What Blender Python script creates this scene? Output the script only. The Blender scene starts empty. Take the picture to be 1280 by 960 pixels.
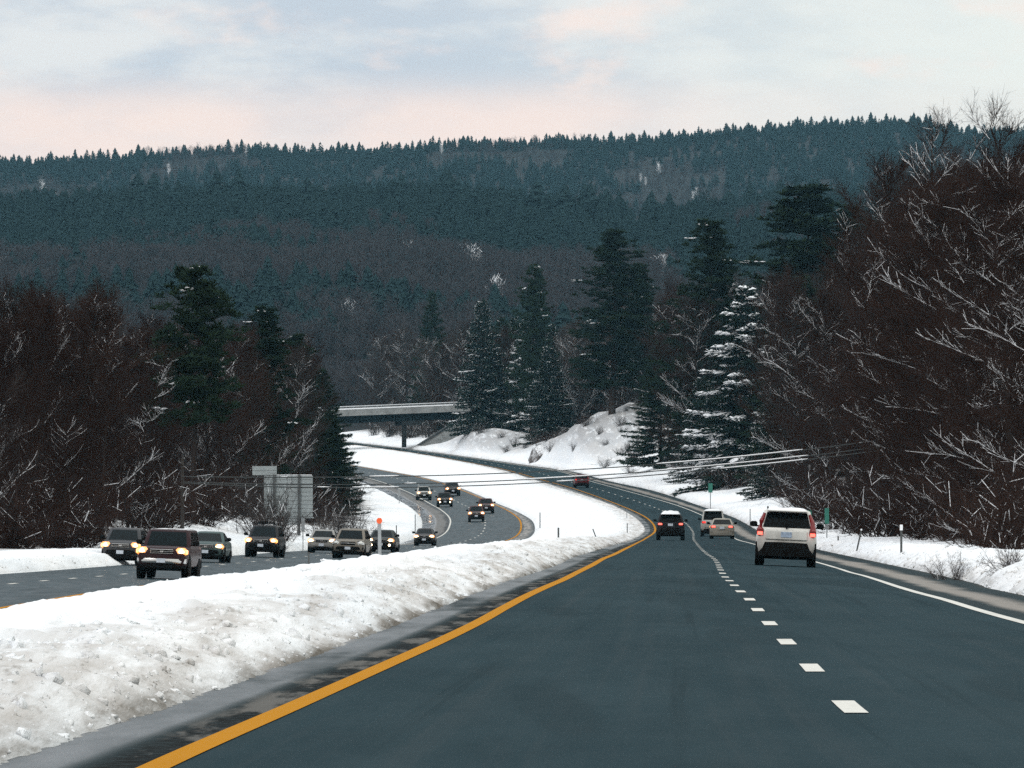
import bpy, math, random
import numpy as np
from mathutils import Vector, Matrix, noise as mnoise

random.seed(11)
RNG = np.random.default_rng(11)
R_ = math.radians
F, CH = 9300.0, 1.28            # focal length in 1280-wide pixels, camera height
scene = bpy.context.scene
COL = scene.collection

# ------------------------------------------------------------------ object helpers
def link(o, parent=None):
    COL.objects.link(o)
    if parent is not None:
        o.parent = parent
    return o

def tag(o, label=None, cat=None, group=None, kind=None):
    if label: o['label'] = label
    if cat: o['category'] = cat
    if group: o['group'] = group
    if kind: o['kind'] = kind
    return o

def empty(name, loc=(0, 0, 0), rz=0.0):
    o = bpy.data.objects.new(name, None)
    o.empty_display_size = 0.3
    o.location = loc
    o.rotation_euler = (0, 0, rz)
    return link(o)

def mesh_np(name, V, Fc, mat, smooth=True, sharp=None):
    """V (n,3); Fc list of (array (m,k)) grouped by polygon size"""
    me = bpy.data.meshes.new(name)
    V = np.asarray(V, dtype=np.float32)
    if not isinstance(Fc, (list, tuple)):
        Fc = [Fc]
    Fc = [np.asarray(f, dtype=np.int32) for f in Fc if len(f)]
    nl = sum(f.size for f in Fc)
    npoly = sum(f.shape[0] for f in Fc)
    me.vertices.add(len(V)); me.vertices.foreach_set('co', V.ravel())
    me.loops.add(nl); me.loops.foreach_set('vertex_index', np.concatenate([f.ravel() for f in Fc]))
    tot = np.concatenate([np.full(f.shape[0], f.shape[1], dtype=np.int32) for f in Fc])
    st = np.concatenate([[0], np.cumsum(tot)[:-1]]).astype(np.int32)
    me.polygons.add(npoly)
    me.polygons.foreach_set('loop_start', st)
    me.polygons.foreach_set('loop_total', tot)
    me.polygons.foreach_set('use_smooth', np.full(npoly, smooth, dtype=bool))
    me.update(calc_edges=True)
    me.validate()
    if sharp is not None:
        me.set_sharp_from_angle(angle=R_(sharp))
    for m in (mat if isinstance(mat, (list, tuple)) else [mat]):
        me.materials.append(m)
    return me

def obj(name, me, parent=None):
    return link(bpy.data.objects.new(name, me), parent)

class MB:
    def __init__(s): s.v = []; s.f = []
    def add(s, vs, fs):
        b = len(s.v); s.v += [tuple(x) for x in vs]; s.f += [tuple(b + i for i in f) for f in fs]
    def box(s, c, sz, bev=0.0, M=None):
        x, y, z = (q / 2 for q in sz); b = min(bev, x * .9, y * .9, z * .9)
        if b <= 0:
            vs = [(i * x, j * y, k * z) for i in (-1, 1) for j in (-1, 1) for k in (-1, 1)]
            fs = [(0, 1, 3, 2), (4, 6, 7, 5), (0, 4, 5, 1), (2, 3, 7, 6), (0, 2, 6, 4), (1, 5, 7, 3)]
        else:       # chamfered in section, two end insets
            vs = []; fs = []
            def ring(zz, xx, yy, cc):
                return [(xx, yy - cc, zz), (xx - cc, yy, zz), (-xx + cc, yy, zz), (-xx, yy - cc, zz),
                        (-xx, -yy + cc, zz), (-xx + cc, -yy, zz), (xx - cc, -yy, zz), (xx, -yy + cc, zz)]
            rs = [ring(-z, x - b, y - b, b * .6), ring(-z + b, x, y, b), ring(z - b, x, y, b), ring(z, x - b, y - b, b * .6)]
            for r in rs: vs += r
            for k in range(3):
                for i in range(8):
                    j = (i + 1) % 8
                    fs.append((k * 8 + i, k * 8 + j, k * 8 + 8 + j, k * 8 + 8 + i))
            fs.append(tuple(range(7, -1, -1))); fs.append(tuple(range(24, 32)))
        vs = [Vector(p) for p in vs]
        if M is not None: vs = [M @ p for p in vs]
        s.add([p + Vector(c) for p in vs], fs)
    def loft(s, rings, cap=True, closed=True):
        n = len(rings[0]); vs = [p for r in rings for p in r]; fs = []
        for k in range(len(rings) - 1):
            for i in range(n if closed else n - 1):
                j = (i + 1) % n
                fs.append((k * n + i, k * n + j, (k + 1) * n + j, (k + 1) * n + i))
        if cap:
            fs.append(tuple(range(n - 1, -1, -1)))
            fs.append(tuple((len(rings) - 1) * n + i for i in range(n)))
        s.add(vs, fs)
    def tube(s, pts, rads, n=8, cap=True):
        rings = []
        pts = [Vector(p) for p in pts]
        for k, p in enumerate(pts):
            t = (pts[min(k + 1, len(pts) - 1)] - pts[max(k - 1, 0)]).normalized()
            a = Vector((0, 0, 1)) if abs(t.z) < .9 else Vector((1, 0, 0))
            u = t.cross(a).normalized(); w = t.cross(u)
            r = rads[k] if isinstance(rads, (list, tuple)) else rads
            rings.append([p + (u * math.cos(2 * math.pi * i / n) + w * math.sin(2 * math.pi * i / n)) * r for i in range(n)])
        s.loft(rings, cap)
    def lathe_x(s, prof, c, n=24):      # prof (x, r): around the x axis
        rings = [[(c[0] + x, c[1] + r * math.cos(2 * math.pi * i / n), c[2] + r * math.sin(2 * math.pi * i / n)) for i in range(n)] for x, r in prof]
        s.loft(rings, True)
    def mesh(s, name, mat, smooth=True, sharp=35):
        me = bpy.data.meshes.new(name)
        me.from_pydata(s.v, [], s.f)
        import bmesh
        bm = bmesh.new(); bm.from_mesh(me); bmesh.ops.recalc_face_normals(bm, faces=bm.faces); bm.to_mesh(me); bm.free()
        for p in me.polygons: p.use_smooth = smooth
        if smooth: me.set_sharp_from_angle(angle=R_(sharp))
        me.materials.append(mat)
        return me
    def build(s, name, mat, parent=None, smooth=True, sharp=35):
        return obj(name, s.mesh(name, mat, smooth, sharp), parent)

# ------------------------------------------------------------------ numpy noise
_perm = RNG.permutation(4096)
_val = RNG.random(4096)
def vnoise2(x, y):
    xi = np.floor(x).astype(np.int64); yi = np.floor(y).astype(np.int64)
    fx = x - xi; fy = y - yi
    fx = fx * fx * (3 - 2 * fx); fy = fy * fy * (3 - 2 * fy)
    h = lambda a, b: _val[(_perm[a & 4095] + b * 57 + 13 * (b >> 3)) & 4095]
    a = h(xi, yi); b = h(xi + 1, yi); c = h(xi, yi + 1); d = h(xi + 1, yi + 1)
    return (a * (1 - fx) + b * fx) * (1 - fy) + (c * (1 - fx) + d * fx) * fy
def fbm(x, y, o=4):
    s = 0; a = .5; t = 0
    for k in range(o):
        s = s + a * (vnoise2(x * 2 ** k + 17.3 * k, y * 2 ** k - 9.1 * k) - .5); t += a; a *= .5
    return s / t * 2
def sm(a, b, x):
    t = np.clip((np.asarray(x, float) - a) / (b - a), 0, 1); return t * t * (3 - 2 * t)

def herm(xs, ys):
    xs = np.array(xs, float); ys = np.array(ys, float)
    d = np.diff(ys) / np.diff(xs); h = np.diff(xs)
    m = np.empty_like(ys); m[0] = d[0]; m[-1] = d[-1]
    m[1:-1] = (d[:-1] * h[1:] + d[1:] * h[:-1]) / (h[1:] + h[:-1])
    def f(x):
        x = np.asarray(x, float); xc = np.clip(x, xs[0], xs[-1])
        i = np.clip(np.searchsorted(xs, xc, side='right') - 1, 0, len(xs) - 2)
        t = (xc - xs[i]) / h[i]
        return (ys[i] * (2 * t**3 - 3 * t**2 + 1) + h[i] * m[i] * (t**3 - 2 * t**2 + t) +
                ys[i + 1] * (-2 * t**3 + 3 * t**2) + h[i] * m[i + 1] * (t**3 - t**2))
    return f

# ------------------------------------------------------------------ road tables
# going-away road: distance, height row, cross fall, then image columns of left snow, yellow line, lane dashes, white line, right snow
MAIN = [
 (25, 1116.2, 0, -431, -104, 1347, 2537, 3355), (36, 970.7, 0, -40, 171, 1175, 1970, 2526), (48.8, 884, 0, 212, 365, 1061.4, 1688, 2069),
 (62.2, 831.4, 0, 362, 483, 1011, 1492, 1776), (74.4, 800, 0, 448, 553, 980.5, 1371, 1609), (86.3, 778, .003, 508, 600, 960.5, 1282, 1486),
 (98, 762, .006, 550, 630, 946.6, 1226, 1394), (112, 747.5, .01, 590, 659, 935, 1181, 1312), (126, 736.8, .015, 620, 684, 922.5, 1144, 1265),
 (139, 729.4, .02, 643, 703, 915.5, 1122, 1236), (160, 721, .03, 675, 722, 906, 1102, 1222), (182, 713, .04, 700, 740, 901, 1081, 1200),
 (206, 708, .045, 710, 749, 898.5, 1062, 1180), (225, 704.5, .045, 717, 755, 897, 1050, 1162), (245, 700, .045, 731, 765, 894, 1033, 1135),
 (300, 692, .045, 752, 779, 883, 1000, 1090), (365, 684, .03, 770, 791, 874.5, 965, 1030), (440, 678.5, .015, 784, 799, 870, 940, 998),
 (510, 674, .005, 794, 806, 867, 921, 975), (610, 663, .01, 807, 819, 865, 905, 948), (675, 654, .015, 802, 815, 857, 896, 933),
 (740, 645, .02, 790, 803, 843, 881, 916), (830, 630, .02, 760, 769, 806, 843, 872), (930, 611, .02, 702, 716, 745, 775, 812),
 (1010, 600, .02, 667, 676, 704, 735, 760), (1090, 589, .02, 631, 637, 666, 700, 718), (1180, 580, .02, 590, 595, 617, 641, 653),
 (1270, 569.5, .02, 534, 537, 552, 567, 577), (1380, 557, .01, 447, 449, 459, 470, 479), (1500, 547, 0, 350, 352, 362, 372, 382)]
mt = np.array(MAIN)
mz = CH - (mt[:, 1] - 640) * mt[:, 0] / F
mX = (mt[:, 3:] - 640) * mt[:, 0:1] / F
md = np.concatenate([[-80], mt[:, 0]])
def ext(a, v0): return herm(md, np.concatenate([[v0], a]))
M_L, M_Y, M_D, M_W, M_R = (ext(mX[:, k], v) for k, v in zip(range(5), (-3.2, -2.2, 1.6, 5.0, 7.1)))
M_z = ext(mz, 0.0); M_t = ext(mt[:, 2], 0.0)
def mz_at(d, X): return M_z(d) - M_t(d) * (X - M_D(d))

# oncoming road: distance, row, column of the dashes
ONC = [(235, 728.7, 25), (275, 719, 140), (315, 710.6, 229.6), (360, 703, 307), (418, 695.2, 386), (500, 688, 469), (590, 682.5, 537), (640, 679, 571),
 (665, 675.3, 585), (690, 671, 596), (720, 664, 604), (750, 655, 606.5), (800, 645, 602), (840, 637, 591), (880, 630, 577), (930, 619, 555),
 (980, 608, 528), (1040, 598, 495), (1110, 590, 455), (1200, 581, 405), (1500, 560, 215)]
ot = np.array(ONC, float)
oX = (ot[:, 2] - 640) * ot[:, 0] / F; oz = CH - (ot[:, 1] - 640) * ot[:, 0] / F
od = np.concatenate([[-80, 120], ot[:, 0]])
O_D = herm(od, np.concatenate([[-18.5, -17.0], oX])); O_z = herm(od, np.concatenate([[-.9, -1.05], oz]))
O_t = herm([-80, 300, 420, 600, 1500], [.035, .035, .03, 0, 0])
O_lo = herm([-80, 420, 560, 640, 690, 750, 840, 930, 1500], [3.3, 3.3, 3.9, 5.0, 5.6, 6.3, 6.6, 6.8, 6.8])
O_L = lambda d: O_D(d) - O_lo(d)
O_W = lambda d: O_D(d) - 3.55
O_Y = lambda d: O_D(d) + 3.6
O_R = lambda d: O_D(d) + herm([-80, 560, 640, 750, 840, 1000, 1500], [4.4, 4.6, 5.0, 4.9, 4.3, 4.2, 4.2])(d)
def oz_at(d, X): return O_z(d) - O_t(d) * (X - O_D(d))

# ------------------------------------------------------------------ ground height
s_med = herm([-80, 60, 260, 380, 480, 620, 1500], [1, 1, 1.05, .9, .55, .4, .4])
s_rgt = herm([-80, 200, 420, 600, 800, 1500], [1, 1, 1, 1.3, 1.1, .9])
r_slope = herm([-80, 60, 110, 160, 230, 330, 480, 640, 800, 950, 1050, 1200, 1330, 1500], [.06, .1, .16, .05, .03, .05, .07, .2, .17, .15, .28, .3, .16, .12])
l_slope = herm([-80, 300, 400, 470, 540, 640, 760, 900, 1100, 1500], [.03, .03, .05, .22, .24, .16, .12, .12, .1, .1])
def ground_z(d, X, detail=True):
    d = np.asarray(d, float); X = np.asarray(X, float)
    L1, R1, L2, R2 = M_L(d), M_R(d), O_L(d), O_R(d)
    zL1, zR1, zL2, zR2 = mz_at(d, L1), mz_at(d, R1), oz_at(d, L2), oz_at(d, R2)
    jag = .18 * fbm(X * 0 + 3.3, d * .35, 3) * sm(-1, 40, d)
    # left land
    o = np.maximum(L2 - X, 0)
    zl = zL2 + np.interp(o, [0, .7, 1.5, 3, 6], [0, .5, .62, .55, .5]) + l_slope(d) * np.clip(o - 1.2, 0, 9) + .04 * np.clip(o - 9, 0, 400) * sm(300, 900, d)
    # right land
    o2 = np.maximum(X - R1, 0)
    zr = zR1 + s_rgt(d) * np.interp(o2 + jag, [0, .35, .9, 1.6, 3, 5], [0, .28, .5, .58, .5, .42]) + r_slope(d) * np.clip(o2 - 1.5, 0, 14) + .05 * np.clip(o2 - 14, 0, 400) * sm(300, 900, d)
    hump = 5.0 * np.exp(-((d - 1145) / 52) ** 2) * sm(.8, 4.5, o2) * (1 - .75 * sm(14, 22, o2)) * (1 + .35 * fbm(X * .22, d * .03, 3)) \
        + 3.0 * np.exp(-((d - 1285) / 32) ** 2) * sm(.8, 4, o2) * (1 - .7 * sm(7, 13, o2))
    zr = zr + hump
    # median
    w = np.maximum(L1 - R2, 1.0); om = np.clip(L1 - X, 0, w)
    b = zL1 + (zR2 - zL1) * sm(0, 1, np.clip((om - 2.2) / np.maximum(w - 3.0, .8), 0, 1))
    zm = b + s_med(d) * np.interp(om + jag, [0, .25, .6, 1.0, 1.6, 2.6, 4, 6, 9], [0, .12, .25, .32, .36, .36, .27, .12, 0]) * sm(0, 1.5, np.maximum(w - om, 0) + .3) \
          + np.interp(w - om, [0, .5, 1.4, 3, 5], [0, .2, .26, .1, 0])
    z = np.where(X < L2, zl, np.where(X < R2, oz_at(d, X) - .07, np.where(X < L1, zm, np.where(X <= R1, mz_at(d, X) - .07, zr))))
    if detail:
        on = ((X > L2) & (X < R2)) | ((X > L1) & (X < R1))
        edge = np.minimum.reduce([np.abs(X - L1), np.abs(X - R1), np.abs(X - L2), np.abs(X - R2)])
        bank = np.exp(-((edge - .9) / 1.1) ** 2)
        near = np.clip(250 / np.maximum(d, 40), .6, 1.6)
        lum = fbm(X * 1.5, d * .35, 4) * .055 * bank + fbm(X * .35, d * .10, 3) * .09 + fbm(X * 4.0, d * .8, 3) * .035 * bank \
            + np.maximum(fbm(X * 2.0 + 40, d * .7, 3) - .2, 0) * .22 * np.exp(-((edge - 2.2) / 1.8) ** 2)
        z = z + np.where(on, 0, lum * sm(0, .35, edge) * np.where(d < 600, 1, .8))
    return z
def gz(d, X): return float(ground_z(np.array([d]), np.array([X]))[0])
def px(p, d): return (p - 640.0) * d / F
def pz(y, d): return CH - (y - 640.0) * d / F

# ------------------------------------------------------------------ materials
def new_mat(name):
    m = bpy.data.materials.new(name); m.use_nodes = True
    nt = m.node_tree; b = nt.nodes['Principled BSDF']
    return m, nt, b
def simple(name, col, rough=.6, metal=0.0, spec=None, var=0.0, nscale=3.0, bump=0.0, bscale=40.0, coat=0.0):
    m, nt, b = new_mat(name)
    b.inputs['Base Color'].default_value = (*col, 1); b.inputs['Roughness'].default_value = rough; b.inputs['Metallic'].default_value = metal
    if spec is not None: b.inputs['Specular IOR Level'].default_value = spec
    if coat: b.inputs['Coat Weight'].default_value = coat; b.inputs['Coat Roughness'].default_value = .08
    if var:
        tc = nt.nodes.new('ShaderNodeTexCoord'); n = nt.nodes.new('ShaderNodeTexNoise'); n.inputs['Scale'].default_value = nscale; n.inputs['Detail'].default_value = 5
        nt.links.new(tc.outputs['Object'], n.inputs['Vector'])
        r = nt.nodes.new('ShaderNodeMapRange'); r.inputs[1].default_value = .3; r.inputs[2].default_value = .7; r.inputs[3].default_value = 1 - var; r.inputs[4].default_value = 1 + var
        mx = nt.nodes.new('ShaderNodeVectorMath'); mx.operation = 'SCALE'; mx.inputs[0].default_value = col
        nt.links.new(n.outputs['Fac'], r.inputs[0]); nt.links.new(r.outputs[0], mx.inputs['Scale']); nt.links.new(mx.outputs[0], b.inputs['Base Color'])
    if bump:
        n2 = nt.nodes.new('ShaderNodeTexNoise'); n2.inputs['Scale'].default_value = bscale; n2.inputs['Detail'].default_value = 4
        tc2 = nt.nodes.new('ShaderNodeTexCoord'); nt.links.new(tc2.outputs['Object'], n2.inputs['Vector'])
        bp = nt.nodes.new('ShaderNodeBump'); bp.inputs['Strength'].default_value = bump; bp.inputs['Distance'].default_value = .05
        nt.links.new(n2.outputs['Fac'], bp.inputs['Height']); nt.links.new(bp.outputs[0], b.inputs['Normal'])
    return m
def emit(name, col, s, base=(.5, .5, .5)):
    m, nt, b = new_mat(name)
    b.inputs['Base Color'].default_value = (*base, 1); b.inputs['Roughness'].default_value = .2
    b.inputs['Emission Color'].default_value = (*col, 1); b.inputs['Emission Strength'].default_value = s
    m.cycles.emission_sampling = 'NONE'
    return m
class NG:       # tiny node-graph helper
    def __init__(s, nt): s.nt = nt
    def n(s, t, **kw):
        nd = s.nt.nodes.new(t)
        for k, v in kw.items(): setattr(nd, k, v)
        return nd
    def l(s, a, b): s.nt.links.new(a, b)
    def math(s, op, a, b=None, clamp=False):
        nd = s.n('ShaderNodeMath', operation=op); nd.use_clamp = clamp
        for i, q in enumerate((a, b)):
            if q is None: continue
            if isinstance(q, (int, float)): nd.inputs[i].default_value = q
            else: s.l(q, nd.inputs[i])
        return nd.outputs[0]
    def rng(s, a, f0, f1, t0=0.0, t1=1.0, smooth=True):
        nd = s.n('ShaderNodeMapRange'); nd.interpolation_type = 'SMOOTHSTEP' if smooth else 'LINEAR'
        s.l(a, nd.inputs[0])
        for i, q in zip((1, 2, 3, 4), (f0, f1, t0, t1)): nd.inputs[i].default_value = q
        return nd.outputs[0]
    def mix(s, f, a, b):
        nd = s.n('ShaderNodeMix', data_type='RGBA')
        if isinstance(f, (int, float)): nd.inputs['Factor'].default_value = f
        else: s.l(f, nd.inputs['Factor'])
        for nm, q in (('A', a), ('B', b)):
            sock = [i for i in nd.inputs if i.name == nm and i.type == 'RGBA'][0]
            if isinstance(q, tuple): sock.default_value = (*q, 1)
            else: s.l(q, sock)
        return [o for o in nd.outputs if o.type == 'RGBA'][0]
    def noise(s, vec, scale, detail=4, rough=.55):
        nd = s.n('ShaderNodeTexNoise'); nd.inputs['Scale'].default_value = scale; nd.inputs['Detail'].default_value = detail; nd.inputs['Roughness'].default_value = rough
        s.l(vec, nd.inputs['Vector']); return nd.outputs['Fac']
    def mapping(s, vec, sc):
        nd = s.n('ShaderNodeMapping'); nd.inputs['Scale'].default_value = sc; s.l(vec, nd.inputs['Vector']); return nd.outputs[0]

def snow_ground_mat():
    m, nt, b = new_mat('ground_snow'); g = NG(nt)
    geo = g.n('ShaderNodeNewGeometry'); P = g.mapping(geo.outputs['Position'], (1, .09, 1))
    at = g.n('ShaderNodeAttribute', attribute_name='dirt').outputs['Fac']
    wd = g.n('ShaderNodeAttribute', attribute_name='wood').outputs['Fac']
    n1 = g.noise(P, 2.2, 6, .65); n2 = g.noise(P, 9, 4, .7); n3 = g.noise(P, .6, 3)
    base = g.mix(g.rng(n3, .35, .7), (.80, .845, .88), (.86, .88, .89))
    speck = g.math('MULTIPLY', g.rng(n2, .52, .68), g.rng(n1, .45, .62))
    d1 = g.math('MULTIPLY', at, g.rng(n1, .32, .66, .12, 1.0))
    c = g.mix(g.math('MULTIPLY', d1, .85), base, (.40, .375, .345))
    c = g.mix(g.math('MULTIPLY', g.math('MULTIPLY', speck, at), .85), c, (.15, .13, .105))
    foot = g.n('ShaderNodeAttribute', attribute_name='foot').outputs['Fac']
    c = g.mix(g.math('MULTIPLY', foot, g.rng(n1, .35, .6, .3, 1)), c, (.12, .105, .085))
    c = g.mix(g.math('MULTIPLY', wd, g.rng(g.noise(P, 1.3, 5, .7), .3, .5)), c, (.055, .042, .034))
    g.l(c, b.inputs['Base Color']); b.inputs['Roughness'].default_value = .75
    b.inputs['Specular IOR Level'].default_value = .25
    bp = g.n('ShaderNodeBump'); bp.inputs['Strength'].default_value = .5; bp.inputs['Distance'].default_value = .07
    hh = g.math('ADD', g.noise(P, 5, 6, .7), g.math('MULTIPLY', g.noise(P, 22, 3, .6), .35))
    g.l(hh, bp.inputs['Height']); g.l(bp.outputs[0], b.inputs['Normal'])
    return m

def asphalt_mat(name, oncoming=False):
    m, nt, b = new_mat(name); g = NG(nt)
    uv = g.n('ShaderNodeUVMap', uv_map='road').outputs['UV']
    sp = g.n('ShaderNodeSeparateXYZ'); g.l(uv, sp.inputs[0]); u, v = sp.outputs[0], sp.outputs[1]
    geo = g.n('ShaderNodeNewGeometry'); P = geo.outputs['Position']
    Pl = g.mapping(P, (1, .12, 1))
    n_big = g.noise(Pl, .45, 5, .6); n_med = g.noise(Pl, 2.2, 5, .65); n_fine = g.noise(P, 60, 3, .7); n_m2 = g.noise(P, 7, 4, .7)
    c = g.mix(g.rng(n_big, .3, .7), (.018, .036, .045), (.030, .053, .064))
    c = g.mix(g.rng(n_fine, .35, .75, 0, .55), c, (.034, .055, .060))
    c = g.mix(g.rng(n_m2, .45, .75, 0, .35), c, (.018, .030, .036))
    # wheel tracks, drier and paler
    fr = g.math('ABSOLUTE', g.math('SUBTRACT', g.math('ABSOLUTE', g.math('SUBTRACT', g.math('FRACT', g.math('ADD', u, 4)), .5)), .23))
    trk = g.math('MULTIPLY', g.rng(fr, .14, .02), g.rng(n_med, .3, .6, .3, 1))
    lane = g.rng(g.math('ABSOLUTE', u), 1.0, .96)
    c = g.mix(g.math('MULTIPLY', g.math('MULTIPLY', trk, lane), .35), c, (.030, .050, .058))
    stv = g.n('ShaderNodeCombineXYZ'); g.l(g.math('MULTIPLY', u, 9.0), stv.inputs[0]); g.l(g.math('MULTIPLY', v, .012), stv.inputs[1])
    st_n = g.noise(stv.outputs[0], 1.0, 5, .65)
    c = g.mix(g.rng(st_n, .48, .72, 0, .5), c, (.040, .056, .063))
    c = g.mix(g.rng(st_n, .46, .28, 0, .45), c, (.010, .019, .023))
    pch = g.noise(g.mapping(P, (.5, .03, 1)), 1.0, 2, .4)
    c = g.mix(g.rng(pch, .56, .60, 0, .22), c, (.012, .022, .026))
    # shoulders: wet dark with sandy slush
    au = g.math('ABSOLUTE', u)
    sh = g.rng(au, 1.02, 1.12)
    c = g.mix(g.math('MULTIPLY', sh, .6), c, (.040, .050, .053))
    c = g.mix(g.math('MULTIPLY', g.math('MULTIPLY', g.rng(u, -1.55, -1.3), g.rng(u, -1.02, -1.06)), g.rng(n_m2, .35, .55, .2, .9)), c, (.012, .013, .013))
    wob = g.math('ADD', u, g.math('MULTIPLY', g.math('SUBTRACT', g.noise(g.mapping(P, (.35, .07, 1)), 1.0, 4), .5), .35))
    if not oncoming:
        right = g.math('MULTIPLY', g.rng(wob, 1.22, 1.38), g.rng(wob, 1.72, 1.5))
        left = g.math('MULTIPLY', g.math('MULTIPLY', g.rng(wob, -1.62, -1.35), g.rng(wob, -1.03, -1.16)), g.rng(n_med, .47, .6))
    else:
        right = g.math('MULTIPLY', g.math('MULTIPLY', g.rng(wob, 1.1, 1.25), g.rng(wob, 1.9, 1.5)), g.rng(n_med, .35, .55))
        left = g.math('MULTIPLY', g.rng(wob, -1.66, -1.5), g.rng(wob, -1.1, -1.25))
    sl = g.math('MULTIPLY', g.math('MAXIMUM', right, left), g.rng(n_m2, .25, .5, .45, .95))
    c = g.mix(g.math('MULTIPLY', left, g.rng(n_m2, .25, .5, .4, .9)), c, (.13, .128, .12))
    c = g.mix(g.math('MULTIPLY', right, g.rng(n_m2, .25, .5, .45, .95)), c, (.27, .255, .235))
    edge = g.math('MULTIPLY', g.rng(au, 1.86, 1.99), g.rng(n_med, .35, .6))
    c = g.mix(g.math('MULTIPLY', edge, .7), c, (.1, .088, .072))
    g.l(c, b.inputs['Base Color'])
    wet = g.math('MULTIPLY', g.rng(u, -1.45, -1.6), g.rng(n_big, .3, .5))
    ro = g.math('SUBTRACT', g.math('SUBTRACT', .82 if not oncoming else .5, g.math('MULTIPLY', wet, .42)), g.math('MULTIPLY', g.rng(n_med, .3, .7), .12))
    g.l(ro, b.inputs['Roughness']); g.l(g.math('ADD', g.math('MULTIPLY', wet, .09), .004 if not oncoming else .03), b.inputs['Specular IOR Level'])
    bp = g.n('ShaderNodeBump'); bp.inputs['Strength'].default_value = .35; bp.inputs['Distance'].default_value = .01
    g.l(n_fine, bp.inputs['Height']); g.l(bp.outputs[0], b.inputs['Normal'])
    return m

def paint_line_mat(name, col, wear=.5):
    m, nt, b = new_mat(name); g = NG(nt)
    geo = g.n('ShaderNodeNewGeometry'); P = geo.outputs['Position']
    n = g.noise(P, 14, 5, .7); n2 = g.noise(g.mapping(P, (1, .2, 1)), 1.5, 4)
    c = g.mix(g.math('MULTIPLY', g.rng(n, .5, .8), wear), col, (.09, .09, .085))
    c = g.mix(g.rng(n2, .45, .75, 0, wear * .6), c, tuple(q * .6 for q in col))
    g.l(c, b.inputs['Base Color']); b.inputs['Roughness'].default_value = .8; b.inputs['Specular IOR Level'].default_value = .04
    return m

def rand_mat(name, c0, c1, rough=.9):
    """colour differs from tree to tree and slightly within the tree"""
    m, nt, b = new_mat(name); g = NG(nt)
    oi = g.n('ShaderNodeObjectInfo').outputs['Random']
    geo = g.n('ShaderNodeNewGeometry'); n = g.noise(geo.outputs['Position'], .8, 3)
    f = g.math('ADD', g.math('MULTIPLY', oi, .6), g.math('MULTIPLY', n, .5), True)
    g.l(g.mix(f, c0, c1), b.inputs['Base Color']); b.inputs['Roughness'].default_value = rough; b.inputs['Specular IOR Level'].default_value = 0
    return m

M = {}
M['ground'] = snow_ground_mat()
M['road'] = asphalt_mat('asphalt_wet'); M['road2'] = asphalt_mat('asphalt_oncoming', True)
M['white_line'] = paint_line_mat('road_paint_white', (.62, .62, .58), .6)
M['yellow_line'] = paint_line_mat('road_paint_yellow', (.43, .185, .003), .2)
M['bark'] = rand_mat('bark', (.020, .015, .013), (.038, .030, .027))
M['twig'] = rand_mat('twigs_redbrown', (.018, .0110, .0095), (.036, .0225, .0185))
M['twig_grey'] = rand_mat('twigs_grey', (.030, .025, .024), (.060, .051, .048))
M['pine'] = rand_mat('pine_needles', (.009, .018, .011), (.022, .037, .022))
M['spruce'] = rand_mat('spruce_needles', (.011, .021, .016), (.024, .038, .028))
M['snow'] = simple('snow', (.80, .83, .86), .8, spec=.2, var=.06, nscale=2)
M['snow_wire'] = simple('snow_on_wire', (.82, .84, .86), .8, spec=.2)
M['far_conifer'] = rand_mat('distant_conifer', (.006, .015, .016), (.018, .034, .036))
M['far_bare'] = rand_mat('distant_bare', (.027, .027, .030), (.054, .051, .055))
M['hill'] = simple('hill_floor', (.02, .021, .022), .95, spec=.1, var=.5, nscale=.02)
M['steel'] = simple('galvanised_steel', (.30, .32, .33), .5, .6, var=.15)
M['darkpost'] = simple('dark_post', (.05, .055, .055), .6, var=.2)
M['woodpole'] = simple('pole_wood', (.03, .024, .02), .85, var=.3)
M['wire'] = simple('wire', (.025, .03, .03), .6)
M['sign_back'] = simple('sign_back_aluminium', (.24, .27, .275), .6, .1, var=.12, nscale=1.5)
M['sign_green'] = simple('sign_green', (.02, .16, .12), .5, var=.1)
M['orange'] = simple('reflector_orange', (.72, .10, .02), .4)
M['concrete'] = simple('concrete', (.21, .22, .22), .9, spec=0, var=.25, nscale=.8, bump=.2, bscale=6)
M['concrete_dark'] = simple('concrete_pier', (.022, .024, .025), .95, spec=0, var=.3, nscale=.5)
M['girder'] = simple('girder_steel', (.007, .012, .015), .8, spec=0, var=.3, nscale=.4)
M['rock'] = None
M['tyre'] = simple('tyre_rubber', (.006, .006, .006), .9, spec=.05, var=.3, nscale=6)
M['rim'] = simple('wheel_rim', (.22, .22, .23), .4, .8)
M['glass'] = simple('car_glass', (.003, .004, .004), .15, spec=.06)
M['glass_front'] = simple('windshield_glass', (.004, .008, .009), .14, spec=.07)
M['black_plastic'] = simple('black_plastic', (.005, .005, .005), .8, spec=.05, var=.25, nscale=5)
M['chrome'] = simple('chrome', (.55, .55, .54), .2, 1.0)
M['plate'] = simple('number_plate', (.45, .50, .56), .5, var=.15, nscale=14)
M['plate_blue'] = simple('number_plate_blue', (.25, .32, .42), .5, var=.3, nscale=14)
M['headlight'] = emit('headlight_lit', (1, .74, .45), 7)
M['amber'] = emit('amber_halo_lit', (1, .30, .03), 2.6)  # added amber strips, stand in for the orange halo of the headlights
M['halo_bezel'] = emit('headlight_halo_glow', (1, .34, .06), 1.3, (.4, .35, .3))  # orange glare around lit headlights, built as a glowing rim
M['lamp_off'] = simple('lamp_clear', (.5, .52, .5), .15, .3)
M['tail'] = emit('tail_lamp_lit', (1, .045, .035), 1.5, (.3, .01, .01))
M['tail_bright'] = emit('brake_lamp_lit', (1, .13, .09), 2.6, (.4, .02, .02))
M['tail_dark'] = simple('tail_lamp_red', (.16, .008, .008), .15)

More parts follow.
